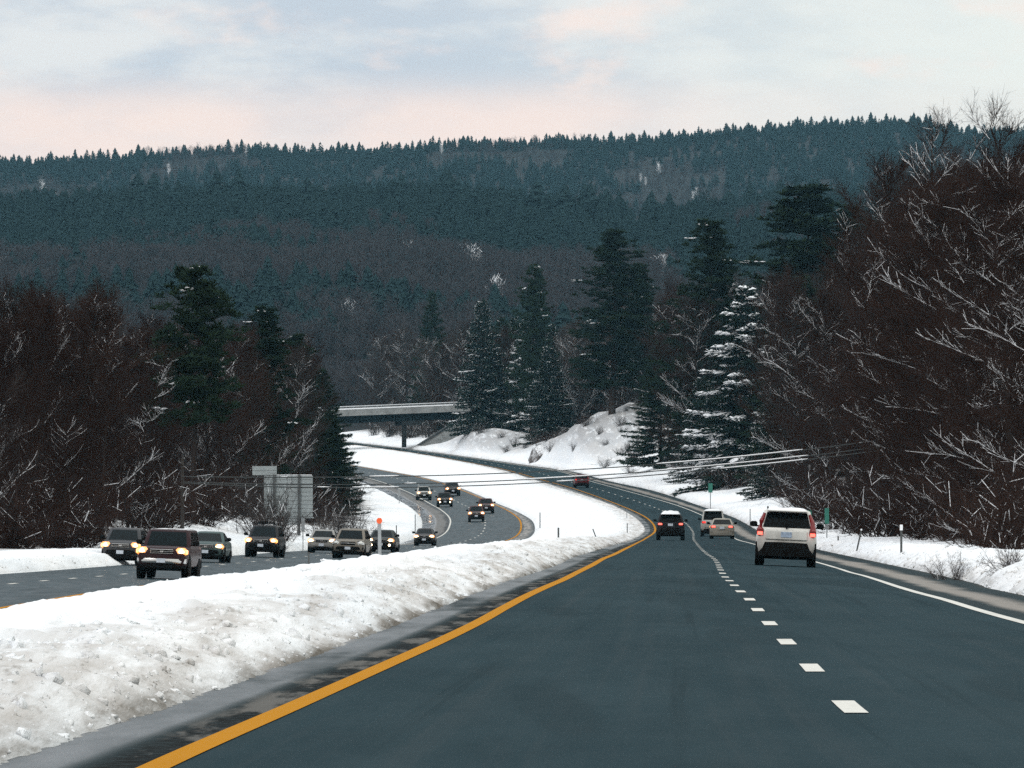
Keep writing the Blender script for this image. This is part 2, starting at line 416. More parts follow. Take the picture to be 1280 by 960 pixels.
def rock_mat():
    m, nt, b = new_mat('rock_with_snow'); g = NG(nt)
    geo = g.n('ShaderNodeNewGeometry'); P = geo.outputs['Position']; N = geo.outputs['Normal']
    sp = g.n('ShaderNodeSeparateXYZ'); g.l(N, sp.inputs[0])
    n = g.noise(P, .9, 6, .7)
    n_b = g.noise(g.mapping(P, (2.2, 1.2, .45)), 1.0, 6, .75)
    f = g.math('MULTIPLY', g.rng(g.math('ADD', sp.outputs[2], g.math('MULTIPLY', g.math('SUBTRACT', n, .5), 1.5)), .12, .6), g.rng(n_b, .36, .56, .25, 1))
    rk = g.mix(g.rng(g.noise(P, 2.5, 5, .7), .35, .65), (.045, .038, .035), (.12, .10, .09))
    g.l(g.mix(f, rk, (.78, .81, .84)), b.inputs['Base Color']); b.inputs['Roughness'].default_value = .85
    return m
M['rock'] = rock_mat()

# ------------------------------------------------------------------ ground sheet
def build_ground():
    d = np.concatenate([np.arange(-60, 28, 4.0), np.arange(28, 110, .16), np.arange(110, 220, .3), np.arange(220, 420, .7), np.arange(420, 760, 1.6), np.arange(760, 1560, 3.4)])
    n = len(d); D = d[:, None]
    L1, R1, L2, R2 = (f(d)[:, None] for f in (M_L, M_R, O_L, O_R))
    offs = np.concatenate([np.arange(0, 2.4, .085), np.arange(2.4, 6, .25), np.array([6.5, 7.5, 9, 11, 14, 18, 24, 32, 44, 60, 85, 120, 170, 260])])
    fm = np.concatenate([np.linspace(0, .12, 14)[:-1], np.linspace(.12, .62, 22)[:-1], np.linspace(.62, 1, 62)])
    eps = .004
    X = np.concatenate([L2 - offs[::-1][None, :], L2 + .02, (L2 + R2) / 2, R2 - .02, R2 + (L1 - R2) * fm[None, :], L1 + .02, (L1 + R1) / 2, R1 - .02, R1 + offs[None, :]], axis=1)
    DD = np.broadcast_to(D, X.shape)
    Z = ground_z(DD, X)
    # the last columns on each snow foot sit at the pavement
    V = np.stack([X, DD, Z], -1).reshape(-1, 3)
    nc = X.shape[1]
    i = (np.arange(n - 1)[:, None] * nc + np.arange(nc - 1)[None, :]).ravel()
    Fq = np.stack([i, i + 1, i + nc + 1, i + nc], -1)
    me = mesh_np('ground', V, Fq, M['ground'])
    Xf, Df = X.ravel(), DD.ravel()
    l1, r1, l2, r2 = M_L(Df), M_R(Df), O_L(Df), O_R(Df)
    om = l1 - Xf; orr = Xf - r1
    h = fbm(Xf * .8, Df * .25, 3)
    dm = np.where((om > 0) & (Xf > r2), np.exp(-(np.maximum(om - .75 + .6 * h, 0) / .9) ** 2), 0)
    dr = np.where(orr > 0, .45 * np.exp(-(np.maximum(orr - .1 + .4 * h, 0) / .6) ** 2), 0)
    d2 = np.where((Xf > r2) & (om > 0), .35 * np.exp(-((Xf - r2) / .5) ** 2), 0) + np.where(Xf < l2, .35 * np.exp(-((l2 - Xf) / .6) ** 2), 0)
    dirt = np.clip(dm + dr + d2, 0, 1)
    foot = np.where((om > -.05) & (Xf > r2), np.exp(-(np.maximum(om, 0) / (.13 + .1 * h)) ** 2), 0) + np.where(orr > -.05, .5 * np.exp(-(np.maximum(orr, 0) / .14) ** 2), 0)
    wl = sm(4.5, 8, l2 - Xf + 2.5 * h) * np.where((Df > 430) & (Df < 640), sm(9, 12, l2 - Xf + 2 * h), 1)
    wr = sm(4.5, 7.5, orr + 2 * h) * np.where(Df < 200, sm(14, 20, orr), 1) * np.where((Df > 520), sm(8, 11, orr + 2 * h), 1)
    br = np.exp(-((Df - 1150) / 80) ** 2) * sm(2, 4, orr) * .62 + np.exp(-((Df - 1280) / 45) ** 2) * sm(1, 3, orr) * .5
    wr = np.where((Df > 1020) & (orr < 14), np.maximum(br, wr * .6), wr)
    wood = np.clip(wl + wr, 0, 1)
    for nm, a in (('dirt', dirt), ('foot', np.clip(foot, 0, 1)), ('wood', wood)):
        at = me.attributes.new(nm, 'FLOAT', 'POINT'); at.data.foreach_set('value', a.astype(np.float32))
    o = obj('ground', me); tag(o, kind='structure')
    return o
build_ground()

def build_clods():
    rg = np.random.default_rng(31)
    t = (1 + 5 ** .5) / 2
    ico = np.array([(-1, t, 0), (1, t, 0), (-1, -t, 0), (1, -t, 0), (0, -1, t), (0, 1, t), (0, -1, -t), (0, 1, -t), (t, 0, -1), (t, 0, 1), (-t, 0, -1), (-t, 0, 1)]); ico /= np.linalg.norm(ico[0])
    tri = np.array([(0, 11, 5), (0, 5, 1), (0, 1, 7), (0, 7, 10), (0, 10, 11), (1, 5, 9), (5, 11, 4), (11, 10, 2), (10, 7, 6), (7, 1, 8), (3, 9, 4), (3, 4, 2), (3, 2, 6), (3, 6, 8), (3, 8, 9), (4, 9, 5), (2, 4, 11), (6, 2, 10), (8, 6, 7), (9, 8, 1)])
    mids = {}; vs = [tuple(v) for v in ico]; T2 = []
    def mid(a, b):
        k = (min(a, b), max(a, b))
        if k not in mids:
            v = (np.array(vs[a]) + np.array(vs[b])); v /= np.linalg.norm(v); mids[k] = len(vs); vs.append(tuple(v))
        return mids[k]
    for a, b, c in tri:
        x, y, z = mid(a, b), mid(b, c), mid(c, a); T2 += [(a, x, z), (b, y, x), (c, z, y), (x, y, z)]
    U = np.array(vs); T2 = np.array(T2); k = len(U)
    def batch(N, d0, d1, side):
        d = np.exp(rg.uniform(math.log(d0), math.log(d1), N)); om = np.abs(rg.normal(.1, .75, N)) * np.where(rg.random(N) < .75, 1, 2.0) + .02
        if side == 0: X = M_L(d) - om
        elif side == 1: om *= .75; X = M_R(d) + om
        elif side == 2: om *= .5; X = O_R(d) + om
        else: om *= .5; X = O_L(d) - om
        sz = .010 + .045 * rg.random(N) ** 4.5; sz *= np.where(om < .25, .7, 1)
        return d, X, sz, np.exp(-np.maximum(om - .3, 0) / .7)
    B = [batch(2600, 29, 300, 0), batch(2200, 80, 420, 1), batch(1200, 230, 650, 2), batch(900, 230, 450, 3)]
    d, X, sz, dirt = (np.concatenate(q) for q in zip(*B)); N = len(d)
    Z = ground_z(d, X) + sz * rg.uniform(-.55, .15, N)
    W = np.broadcast_to(U[None], (N, k, 3)) * (1 + .30 * rg.normal(0, 1, (N, k))[:, :, None]) * sz[:, None, None] * rg.uniform(.7, 1.35, (N, 1, 3))
    W = W + np.stack([X, d, Z], -1)[:, None, :]
    me = mesh_np('plowed_snow', W.reshape(-1, 3), (np.arange(N)[:, None, None] * k + T2[None]).reshape(-1, 3), M['ground'], True)
    for nm, a in (('dirt', np.clip(dirt * rg.uniform(.3, 1.1, N), 0, 1)), ('foot', (rg.random(N) < .02) * .6), ('wood', np.zeros(N))):
        at = me.attributes.new(nm, 'FLOAT', 'POINT'); at.data.foreach_set('value', np.repeat(a, k).astype(np.float32))
    o = obj('plowed_snow', me); tag(o, 'crumbled clods of plowed snow along the road edges', 'snow', kind='stuff')
build_clods()

def strip(name, d, cols, zfun, mat, parent=None, us=None, lift=0.0):
    cols = np.stack(cols, 1); n, k = cols.shape
    D = np.broadcast_to(d[:, None], cols.shape)
    Z = zfun(D, cols) + lift
    V = np.stack([cols, D, Z], -1).reshape(-1, 3)
    i = (np.arange(n - 1)[:, None] * k + np.arange(k - 1)[None, :]).ravel()
    Fq = np.stack([i, i + 1, i + k + 1, i + k], -1)
    me = mesh_np(name, V, Fq, mat)
    if us is not None:
        uvl = me.uv_layers.new(name='road')
        U = np.broadcast_to(np.array(us)[None, :], cols.shape).ravel(); W = D.ravel()
        li = Fq.ravel(); uvl.data.foreach_set('uv', np.stack([U[li], W[li]], -1).astype(np.float32).ravel())
    return obj(name, me, parent)

dr = np.concatenate([np.arange(-60, 140, 1.0), np.arange(140, 1480, 2.5)])
Lx, Yx, Dx, Wx, Rx = (f(dr) for f in (M_L, M_Y, M_D, M_W, M_R))
cols = [Lx - .12, (Lx + Yx) / 2, Yx, (Yx + Dx) / 2, Dx, (Dx + Wx) / 2, Wx, (Wx + Rx) / 2, Rx + .12]
road = strip('road', dr, cols, mz_at, M['road'], us=[-2, -1.5, -1, -.5, 0, .5, 1, 1.5, 2]); tag(road, kind='structure')
def line(name, f, w, zf, mat, parent, d0, d1, wf=None):
    d = np.arange(d0, d1, 1.5); c = f(d); ww = w * (np.ones_like(d))
    return strip(name, d, [c - ww / 2, c + ww / 2], zf, mat, parent, lift=.006)
line('yellow_edge_line', M_Y, .17, mz_at, M['yellow_line'], road, -50, 1400)
line('white_edge_line', M_W, .15, mz_at, M['white_line'], road, -50, 1400)
def dashes(name, f, zf, parent, d0, d1, w=.155):
    V = []; Q = []; d = d0
    while d < d1:
        s = len(V)
        for k in range(3):
            dd = d + 3.05 * k / 2 - (1.6 if d < 40 and f is M_D else 0); c = float(f(dd))
            for q in (-w / 2, w / 2): V.append((c + q, dd, float(zf(dd, c + q)) + .006))
        Q += [(s, s + 1, s + 3, s + 2), (s + 2, s + 3, s + 5, s + 4)]; d += 12.2
    return obj(name, mesh_np(name, V, np.array(Q), M['white_line']), parent)
dashes('lane_dashes', M_D, mz_at, road, 47.3 - 12.2 * 7, 1380)
Lx, Wx, Dx, Yx, Rx = (f(dr) for f in (O_L, O_W, O_D, O_Y, O_R))
cols = [Lx - .12, (Lx + np.minimum(Wx, Dx - 3.0)) / 2, np.maximum(Wx, Lx), (Wx + Dx) / 2, Dx, (Dx + Yx) / 2, Yx, (Yx + Rx) / 2, Rx + .12]
road2 = strip('oncoming_road', dr, cols, oz_at, M['road2'], us=[-2, -1.5, -1, -.5, 0, .5, 1, 1.5, 2]); tag(road2, kind='structure')
line('yellow_edge_line', O_Y, .17, oz_at, M['yellow_line'], road2, -50, 1300)
line('white_edge_line', O_W, .15, oz_at, M['white_line'], road2, 470, 1300)
dashes('lane_dashes', O_D, oz_at, road2, 60, 1250)

# ------------------------------------------------------------------ far hills
pk = np.array([-300, 0, 130, 250, 450, 600, 700, 760, 850, 950, 1050, 1130, 1280, 1600])
y_back = herm(pk, [200, 189, 185, 176, 177, 168, 167, 165, 157, 151, 148, 150, 166, 195])
y_front = herm([-300, 0, 100, 250, 400, 550, 700, 820, 900, 1000, 1060, 1280, 1600], [262, 256, 252, 244, 247, 243, 250, 262, 254, 238, 240, 250, 270])
TH = 6.0
def hill_z(p, d):
    zf = pz(y_front(p), 2600.) - TH; zb = pz(y_back(p), 4200.) - TH
    z0 = 22.0
    zs = np.where(d < 1650, z0, np.where(d < 2600, z0 + 8 * sm(1650, 1720, d) + (zf - z0 - 8) * ((d - 1650) / 950) ** 1.0,
         np.where(d < 3350, zf - 30 * sm(2600, 3350, d), np.where(d < 4200, (zf - 30) + (zb - zf + 30) * ((d - 3350) / 850.) ** .9, zb - (d - 4200) * .1))))
    return zs + fbm(p * .006, d * .003, 3) * 6 * sm(1650, 1900, d)
def build_hills():
    p = np.linspace(-500, 1780, 120); d = np.concatenate([np.arange(1500, 3000, 40), np.arange(3000, 5200, 60)])
    PP, DD = np.meshgrid(p, d)
    Z = hill_z(PP, DD) + np.where(DD < 1560, -6, 0)
    V = np.stack([px(PP, DD), DD, Z], -1).reshape(-1, 3); nc = len(p)
    i = (np.arange(len(d) - 1)[:, None] * nc + np.arange(nc - 1)[None, :]).ravel()
    o = obj('hills', mesh_np('hills', V, np.stack([i, i + 1, i + nc + 1, i + nc], -1), M['hill'])); tag(o, kind='structure')
build_hills()

# ------------------------------------------------------------------ tube meshes from segments
def seg_mesh(P0, P1, R0, R1, ns):
    P0 = np.asarray(P0, float); P1 = np.asarray(P1, float); R0 = np.asarray(R0, float); R1 = np.asarray(R1, float)
    t = P1 - P0; t /= np.maximum(np.linalg.norm(t, axis=1, keepdims=True), 1e-9)
    a = np.where(np.abs(t[:, 2:3]) < .9, np.array([[0, 0, 1.]]), np.array([[1., 0, 0]]))
    u = np.cross(t, a); u /= np.linalg.norm(u, axis=1, keepdims=True); w = np.cross(t, u)
    n = len(P0); an = np.arange(ns) * 2 * np.pi / ns + .4
    dirs = u[:, None, :] * np.cos(an)[None, :, None] + w[:, None, :] * np.sin(an)[None, :, None]
    A = P0[:, None, :] + dirs * R0[:, None, None]; B = P1[:, None, :] + dirs * R1[:, None, None]
    V = np.concatenate([A, B], 1).reshape(-1, 3)
    b = (np.arange(n) * 2 * ns)[:, None]; k = np.arange(ns)[None, :]; k2 = (np.arange(ns) + 1)[None, :] % ns
    Q = np.stack([b + k, b + k2, b + ns + k2, b + ns + k], -1).reshape(-1, 4)
    return V, Q
def spike_mesh(P0, P1, R0, ns=3):
    P0 = np.asarray(P0, float); P1 = np.asarray(P1, float); R0 = np.asarray(R0, float)
    t = P1 - P0; t /= np.maximum(np.linalg.norm(t, axis=1, keepdims=True), 1e-9)
    a = np.where(np.abs(t[:, 2:3]) < .9, np.array([[0, 0, 1.]]), np.array([[1., 0, 0]]))
    u = np.cross(t, a); u /= np.linalg.norm(u, axis=1, keepdims=True); w = np.cross(t, u)
    an = np.arange(ns) * 2 * np.pi / ns + .4
    dirs = u[:, None, :] * np.cos(an)[None, :, None] + w[:, None, :] * np.sin(an)[None, :, None]
    A = P0[:, None, :] + dirs * R0[:, None, None]
    V = np.concatenate([A, P1[:, None, :]], 1).reshape(-1, 3)
    n = len(P0); b = (np.arange(n) * (ns + 1))[:, None]; k = np.arange(ns)[None, :]; k2 = (np.arange(ns) + 1)[None, :] % ns
    T = np.stack([b + k, b + k2, b + ns + 0 * k], -1).reshape(-1, 3)
    return V, T
class Acc:
    def __init__(s): s.V = []; s.Q = []; s.T = []; s.n = 0
    def add(s, V, Fc):
        if len(V) == 0: return
        (s.Q if Fc.shape[1] == 4 else s.T).append(Fc + s.n); s.V.append(V); s.n += len(V)
    def mesh(s, name, mat, smooth=False):
        return mesh_np(name, np.concatenate(s.V), [np.concatenate(q) for q in (s.Q, s.T) if q], mat, smooth)

def nrm(v): return v / max(np.linalg.norm(v), 1e-9)

# ------------------------------------------------------------------ bare trees
def make_bare(seed, H=20., n_limb=36, low=.12, spread=.30, rise=.75, snow=.35, dens=1.0, twig_mat='twig', fork=False, arch=.3):
    rg = np.random.default_rng(seed)
    tr, lm, sn_seg, sp = [], [], [], []      # trunk segs, limb segs, snow segs, spikes
    def poly(p, dr, L, r0, r1, k, up, wob):
        pts = [p]; dr = nrm(dr)
        for i in range(k):
            dr = nrm(dr + np.array([0, 0, up / k]) + rg.normal(0, wob, 3)); pts.append(pts[-1] + dr * L / k)
        rr = np.linspace(r0, r1, k + 1); return pts, rr
    stems = [(np.zeros(3), np.array([rg.normal(0, .03), rg.normal(0, .03), 1.]), H * .93, .011 * H)]
    if fork:
        stems = [(np.zeros(3), np.array([.16, rg.normal(0, .1), 1.]), H * .9, .009 * H), (np.zeros(3), np.array([-.16, rg.normal(0, .1), 1.]), H * .93, .009 * H)]
    for (p0, d0, L, r) in stems:
        pts, rr = poly(p0 - np.array([0, 0, .4]), d0, L, r, r * .12, 14, .1, .035)
        for a, b, ra, rb in zip(pts[:-1], pts[1:], rr[:-1], rr[1:]): tr.append((a, b, ra, rb))
        nl = n_limb // len(stems)
        for i in range(nl):
            f = low + (1 - low) * ((i + rg.random()) / nl) ** .9
            f = min(f, .985); q = f * 14; k = int(q); base = pts[k] + (pts[min(k + 1, 14)] - pts[k]) * (q - k)
            az = i * 2.39996 + rg.normal(0, .4)
            el = rise + .35 * f + rg.normal(0, .16)
            shape = (.45 + .75 * math.sin(math.pi * min(1, (f * .82 + .14)))) * (1.08 - .45 * f)
            Ll = H * spread * shape * rg.uniform(.65, 1.2)
            rl = max(.016, rr[min(k, 13)] * .36)
            ld, lr = poly(base, np.array([math.cos(az) * math.cos(el), math.sin(az) * math.cos(el), math.sin(el)]), Ll, rl, .012, 9, arch, .075)
            snowy = rg.random() < snow
            s0 = int(rg.integers(0, 3)); s1 = 9
            for s in range(9):
                lm.append((ld[s], ld[s + 1], lr[s], lr[s + 1]))
                if snowy and s0 <= s < s1: sn_seg.append((ld[s], ld[s + 1], lr[s] * .55 + .006))
            nsb = max(3, int(8 * dens * (.5 + Ll / (H * spread))))
            for j in range(nsb):
                g = .15 + .85 * (j + rg.random()) / nsb; qq = min(g * 9, 8.99); kk = int(qq)
                b2 = ld[kk] + (ld[kk + 1] - ld[kk]) * (qq - kk); ax = nrm(ld[kk + 1] - ld[kk])
                side = nrm(np.cross(ax, np.array([0, 0, 1.])) + 1e-6) * (1 if j % 2 else -1)
                dr2 = ax * .9 + side * rg.uniform(.4, 1.0) + np.array([0, 0, rg.uniform(-.1, .45)])
                L2 = Ll * rg.uniform(.22, .45) * (1.15 - .5 * g)
                sd, sr = poly(b2, dr2, L2, .016, .007, 3, .25, .12)
                sn2 = snowy and g > .2 and rg.random() < .85
                for s in range(3):
                    lm.append((sd[s], sd[s + 1], sr[s], sr[s + 1]))
                    if sn2: sn_seg.append((sd[s], sd[s + 1], sr[s] * .7 + .004))
                nt = max(4, int(7 * dens))
                for h in range(nt):
                    gg = (h + rg.random()) / nt * 2.99; k3 = int(gg)
                    b3 = sd[k3] + (sd[k3 + 1] - sd[k3]) * (gg - k3); ax3 = nrm(sd[k3 + 1] - sd[k3])
                    d3 = nrm(ax3 * 1.2 + rg.normal(0, .5, 3) + np.array([0, 0, .2])); L3 = rg.uniform(.5, 1.15)
                    e3 = b3 + d3 * L3; sp.append((b3, e3, .010))
                    if sn2 and rg.random() < .2: sn_seg.append((b3, b3 + d3 * L3 * .7, .009))
                    for m_ in range(3):
                        b4 = b3 + d3 * L3 * rg.uniform(.2, .9); d4 = nrm(d3 + rg.normal(0, .55, 3) + np.array([0, 0, .15]))
                        sp.append((b4, b4 + d4 * rg.uniform(.3, .7), .0075))
    at = Acc(); at.add(*seg_mesh(*[np.array(x) for x in zip(*tr)], 7))
    ac = Acc(); ac.add(*seg_mesh(*[np.array(x) for x in zip(*lm)], 3))
    P0, P1, R0 = [np.array(x) for x in zip(*sp)]; ac.add(*spike_mesh(P0, P1, R0))
    res = {'trunk': at.mesh('trunk', M['bark'], True), 'crown': ac.mesh('crown', M[twig_mat])}
    if sn_seg:
        a, b, r = [np.array(x) for x in zip(*sn_seg)]; off = np.array([[0, 0, 1.]]) * (r[:, None] * .75 + .004)
        as_ = Acc(); as_.add(*seg_mesh(a + off, b + off, r, r * .9, 4)); res['crown_snow'] = as_.mesh('crown_snow', M['snow'])
    return res

def make_shrub(seed, H=3., stems=16, snow=.3, mat='twig', lean=.7):
    rg = np.random.default_rng(seed); lm, sp, sn = [], [], []
    for i in range(stems):
        az = rg.uniform(0, 6.283); el = rg.uniform(.55, 1.45) if lean > .5 else rg.uniform(1.0, 1.5)
        p = np.array([rg.normal(0, .35), rg.normal(0, .35), -.2]); d = np.array([math.cos(az) * math.cos(el), math.sin(az) * math.cos(el), math.sin(el)])
        L = H * rg.uniform(.6, 1.1); k = 5; pts = [p]
        for s in range(k):
            d = nrm(d + rg.normal(0, .2, 3) + np.array([0, 0, .03])); pts.append(pts[-1] + d * L / k)
        sw = rg.random() < snow
        for s in range(k):
            r0 = .022 * (1 - s / k) + .006; lm.append((pts[s], pts[s + 1], r0, r0 * .8))
            if sw and s > 0 and rg.random() < .5: sn.append((pts[s], pts[s + 1], r0 * .5 + .004))
            for j in range(4):
                g = rg.random(); b = pts[s] + (pts[s + 1] - pts[s]) * g; dd = nrm(d + rg.normal(0, .6, 3)); LL = H * rg.uniform(.12, .32)
                e = b + dd * LL; sp.append((b, e, .009))
                if rg.random() < .05: sn.append((b, b + dd * LL * .8, .011))
                for q in range(3):
                    b4 = b + dd * LL * rg.uniform(.2, 1); sp.append((b4, b4 + nrm(dd + rg.normal(0, .6, 3)) * H * rg.uniform(.06, .16), .007))
    ac = Acc(); ac.add(*seg_mesh(*[np.array(x) for x in zip(*lm)], 4)); ac.add(*spike_mesh(*[np.array(x) for x in zip(*sp)]))
    res = {'branches': ac.mesh('branches', M[mat])}
    if sn:
        a, b, r = [np.array(x) for x in zip(*sn)]; off = np.array([[0, 0, 1.]]) * (r[:, None] * .7)
        as_ = Acc(); as_.add(*seg_mesh(a + off, b + off, r, r * .8, 4)); res['branch_snow'] = as_.mesh('branch_snow', M['snow'])
    return res

# ------------------------------------------------------------------ conifers
def tuft_mesh(P, D, L, W):
    """pointed flat-bodied needle tufts (four-sided double spikes)"""
    P = np.asarray(P); D = np.asarray(D); D = D / np.linalg.norm(D, axis=1, keepdims=True); L = np.asarray(L)[:, None]; W = np.asarray(W)[:, None]
    a = np.where(np.abs(D[:, 2:3]) < .9, np.array([[0, 0, 1.]]), np.array([[1., 0, 0]]))
    u = np.cross(D, a); u /= np.linalg.norm(u, axis=1, keepdims=True); w = np.cross(D, u)
    m = P + D * L * .45
    V = np.stack([P, m + u * W, m + w * W * .55, m - u * W, m - w * W * .55, P + D * L], 1).reshape(-1, 3)
    b = (np.arange(len(P)) * 6)[:, None, None]
    T = np.array([[0, 2, 1], [0, 3, 2], [0, 4, 3], [0, 1, 4], [5, 1, 2], [5, 2, 3], [5, 3, 4], [5, 4, 1]])[None]
    return V, (b + T).reshape(-1, 3)

def make_spruce(seed, H=17., rad=.27, low=.06, n=150, droop=.25, snow=.4, dens=1.0, mat='spruce', power=.8, dust=0.0, clump=1.0):
    rg = np.random.default_rng(seed); tr = []; lm = []; P, D, L, W = [], [], [], []; SP, SD, SL, SW = [], [], [], []
    for i in range(10): tr.append((np.array([0, 0, -.5 + H * i / 10.]), np.array([0, 0, -.5 + H * (i + 1) / 10.]), .011 * H * (1 - i / 10.2), .011 * H * (1 - (i + 1) / 10.2)))
    for i in range(n):
        f = low + (1 - low) * ((i + rg.random()) / n) ** 1.15; z = H * f
        az = i * 2.39996 + rg.normal(0, .3); Lb = H * rad * (1 - f) ** power * rg.uniform(.72, 1.15) + .3
        sl = .25 * f - droop * (1 - f) + rg.normal(0, .07)
        d = np.array([math.cos(az), math.sin(az), sl]); k = 6; pts = [np.array([0, 0, z])]
        for s in range(k): pts.append(pts[-1] + nrm(d + np.array([0, 0, -.12 + .07 * s])) * Lb / k)
        for s in range(k): lm.append((pts[s], pts[s + 1], .03 * (1 - s / k) + .008, .03 * (1 - (s + 1) / k) + .006))
        snb = rg.random() < snow
        nt = int((10 + 15 * Lb) * dens)
        for j in range(nt):
            g = .12 + .88 * (j + rg.random()) / nt; q = min(g * k, k - .01); kk = int(q); b = pts[kk] + (pts[kk + 1] - pts[kk]) * (q - kk); ax = nrm(pts[kk + 1] - pts[kk])
            side = np.array([-ax[1], ax[0], 0]) * (1 if j % 2 else -1)
            wl = (.30 + .55 * (1 - g)) * min(1, Lb / 2.) * rg.uniform(.6, 1.2)
            dd = ax * .8 + side * rg.uniform(.3, 1.1) + np.array([0, 0, rg.uniform(-.45, .2)])
            P.append(b); D.append(dd); L.append(wl + .2); W.append(rg.uniform(.045, .085))
            # small side tufts
            e = b + nrm(dd) * wl * .6
            for m_ in range(2):
                P.append(e + rg.normal(0, .05, 3)); D.append(dd + rg.normal(0, .7, 3) + np.array([0, 0, -.15])); L.append(rg.uniform(.2, .42)); W.append(rg.uniform(.035, .07))
            if dust and rg.random() < dust:
                SP.append(e + np.array([0, 0, .04])); SD.append(dd + rg.normal(0, .4, 3)); SL.append(rg.uniform(.2, .45)); SW.append(rg.uniform(.025, .055))
            if snb and g > .3 and rg.random() < (.5 + .4 * g):
                SP.append(b + np.array([0, 0, .07]) - nrm(dd) * .05); SD.append(dd + np.array([0, 0, .12 - .55 * g * (clump - 1)])); SL.append((wl + .15) * rg.uniform(.7, 1.) * (.6 + .4 * clump)); SW.append(rg.uniform(.07, .15) * clump * (.5 + .6 * g))
    at = Acc(); at.add(*seg_mesh(*[np.array(x) for x in zip(*tr)], 7)); 
    ac = Acc(); ac.add(*seg_mesh(*[np.array(x) for x in zip(*lm)], 3)); ac.add(*tuft_mesh(P, np.array(D), L, W))
    res = {'trunk': at.mesh('trunk', M['bark'], True), 'crown': ac.mesh('crown', M[mat])}
    if SP:
        as_ = Acc(); as_.add(*tuft_mesh(SP, np.array(SD), SL, SW)); res['crown_snow'] = as_.mesh('crown_snow', M['snow'])
    return res

def make_pine(seed, H=26., low=.32, n=46, rad=.2, snow=.1, mat='pine', dens=1.0, top=.55):
    """white pine: uneven tiers of long limbs ending in upswept needle clumps"""
    rg = np.random.default_rng(seed); tr = []; lm = []; P, D, L, W = [], [], [], []; SP, SD, SL, SW = [], [], [], []
    wob = rg.normal(0, .12, (12, 2)).cumsum(0)
    cz = lambda f: np.array([np.interp(f * 11, range(12), wob[:, 0]), np.interp(f * 11, range(12), wob[:, 1]), H * f])
    for i in range(11): tr.append((cz(i / 11.) - np.array([0, 0, .5]), cz((i + 1) / 11.) - np.array([0, 0, .5]), .013 * H * (1 - i / 11.4), .013 * H * (1 - (i + 1) / 11.4)))
    for i in range(n):
        f = low + (1 - low) * (int(i / 4.) * 4 + rg.random() * 2.2) / n; f = min(f, .99)
        az = i * 1.65 + rg.normal(0, .5); g0 = (f - low) / (1 - low)
        Lb = H * rad * (1.0 - g0 ** (1 + top) * .8) * (.55 + .45 * min(1, g0 * 4 + .3)) * rg.uniform(.55, 1.2)
        sl = .12 + .5 * g0 + rg.normal(0, .1); d = np.array([math.cos(az), math.sin(az), sl]); k = 5; pts = [cz(f)]
        for s in range(k): pts.append(pts[-1] + nrm(d + np.array([0, 0, .05 * s]) + rg.normal(0, .07, 3)) * Lb / k)
        for s in range(k): lm.append((pts[s], pts[s + 1], .06 * (1 - s / k) + .015, .06 * (1 - (s + 1) / k) + .012))
        nc = int(6 + Lb * 3.2)
        for c in range(nc):
            g = .3 + .7 * (c + rg.random()) / nc; q = min(g * k, k - .01); kk = int(q); b = pts[kk] + (pts[kk + 1] - pts[kk]) * (q - kk)
            ctr = b + rg.normal(0, 1, 3) * np.array([.55, .55, .22]) * (1.0 if Lb > 1.5 else .5)
            lm.append((b, ctr, .014, .008)); sc = rg.random() < snow
            m = int(17 * dens)
            for t in range(m):
                v = rg.normal(0, 1, 3); v[2] = abs(v[2]) * .8 + .15; v = nrm(v)
                P.append(ctr + v * rg.uniform(0, .12)); D.append(v + (b - pts[0]) * .08); L.append(rg.uniform(.32, .62)); W.append(rg.uniform(.05, .10))
            if sc:
                for t in range(5):
                    SP.append(ctr + rg.normal(0, .22, 3) * np.array([1, 1, .2]) + np.array([0, 0, .3])); SD.append(np.array([rg.normal(0, 1), rg.normal(0, 1), .1])); SL.append(rg.uniform(.3, .6)); SW.append(rg.uniform(.09, .17))
    at = Acc(); at.add(*seg_mesh(*[np.array(x) for x in zip(*tr)], 8))
    ac = Acc(); ac.add(*seg_mesh(*[np.array(x) for x in zip(*lm)], 3)); ac.add(*tuft_mesh(P, np.array(D), L, W))
    res = {'trunk': at.mesh('trunk', M['bark'], True), 'crown': ac.mesh('crown', M[mat])}
    if SP:
        as_ = Acc(); as_.add(*tuft_mesh(SP, np.array(SD), SL, SW)); res['crown_snow'] = as_.mesh('crown_snow', M['snow'])
    return res

PROTO = {}
for i in range(4): PROTO['bare%d' % i] = (make_bare(100 + i, 20, 46, .05, .26, .68, .07, 1.3), 20.)
for i in range(3): PROTO['thin%d' % i] = (make_bare(250 + i, 22, 46, .06, .19, .55, .5, .85, fork=(i == 1), arch=0), 22.); PROTO['bsnow%d' % i] = (make_bare(200 + i, 20, 70, .04, .205, .42, .34, 1.1, fork=(i == 1), arch=-.12), 20.)
for i in range(3): PROTO['grey%d' % i] = (make_bare(300 + i, 18, 40, .1, .25, .6, .28, 1.15, 'twig_grey', fork=(i == 2)), 18.)
for i in range(3): PROTO['spruce%d' % i] = (make_spruce(400 + i, 17, .25, .03, 170, .40, .62 if i == 0 else .06, dust=.08 if i == 0 else .30, clump=1.9 if i == 0 else 1.1), 17.)
for i in range(2): PROTO['dspruce%d' % i] = (make_spruce(420 + i, 17, .25, .05, 170, .2, .025, mat='pine'), 17.)
for i in range(3): PROTO['pine%d' % i] = (make_pine(500 + i, 26, .14, 92, .175, .012, dens=1.15, top=1.1), 26.)
PROTO['pinewide'] = (make_pine(520, 16, .4, 44, .26, .02, top=.1), 16.)
for i in range(3): PROTO['shrub%d' % i] = (make_shrub(600 + i, 3.2, 26, .07), 3.2)
for i in range(2): PROTO['gshrub%d' % i] = (make_shrub(620 + i, 3.2, 26, .15, 'twig_grey', .3 if i else .8), 3.2)

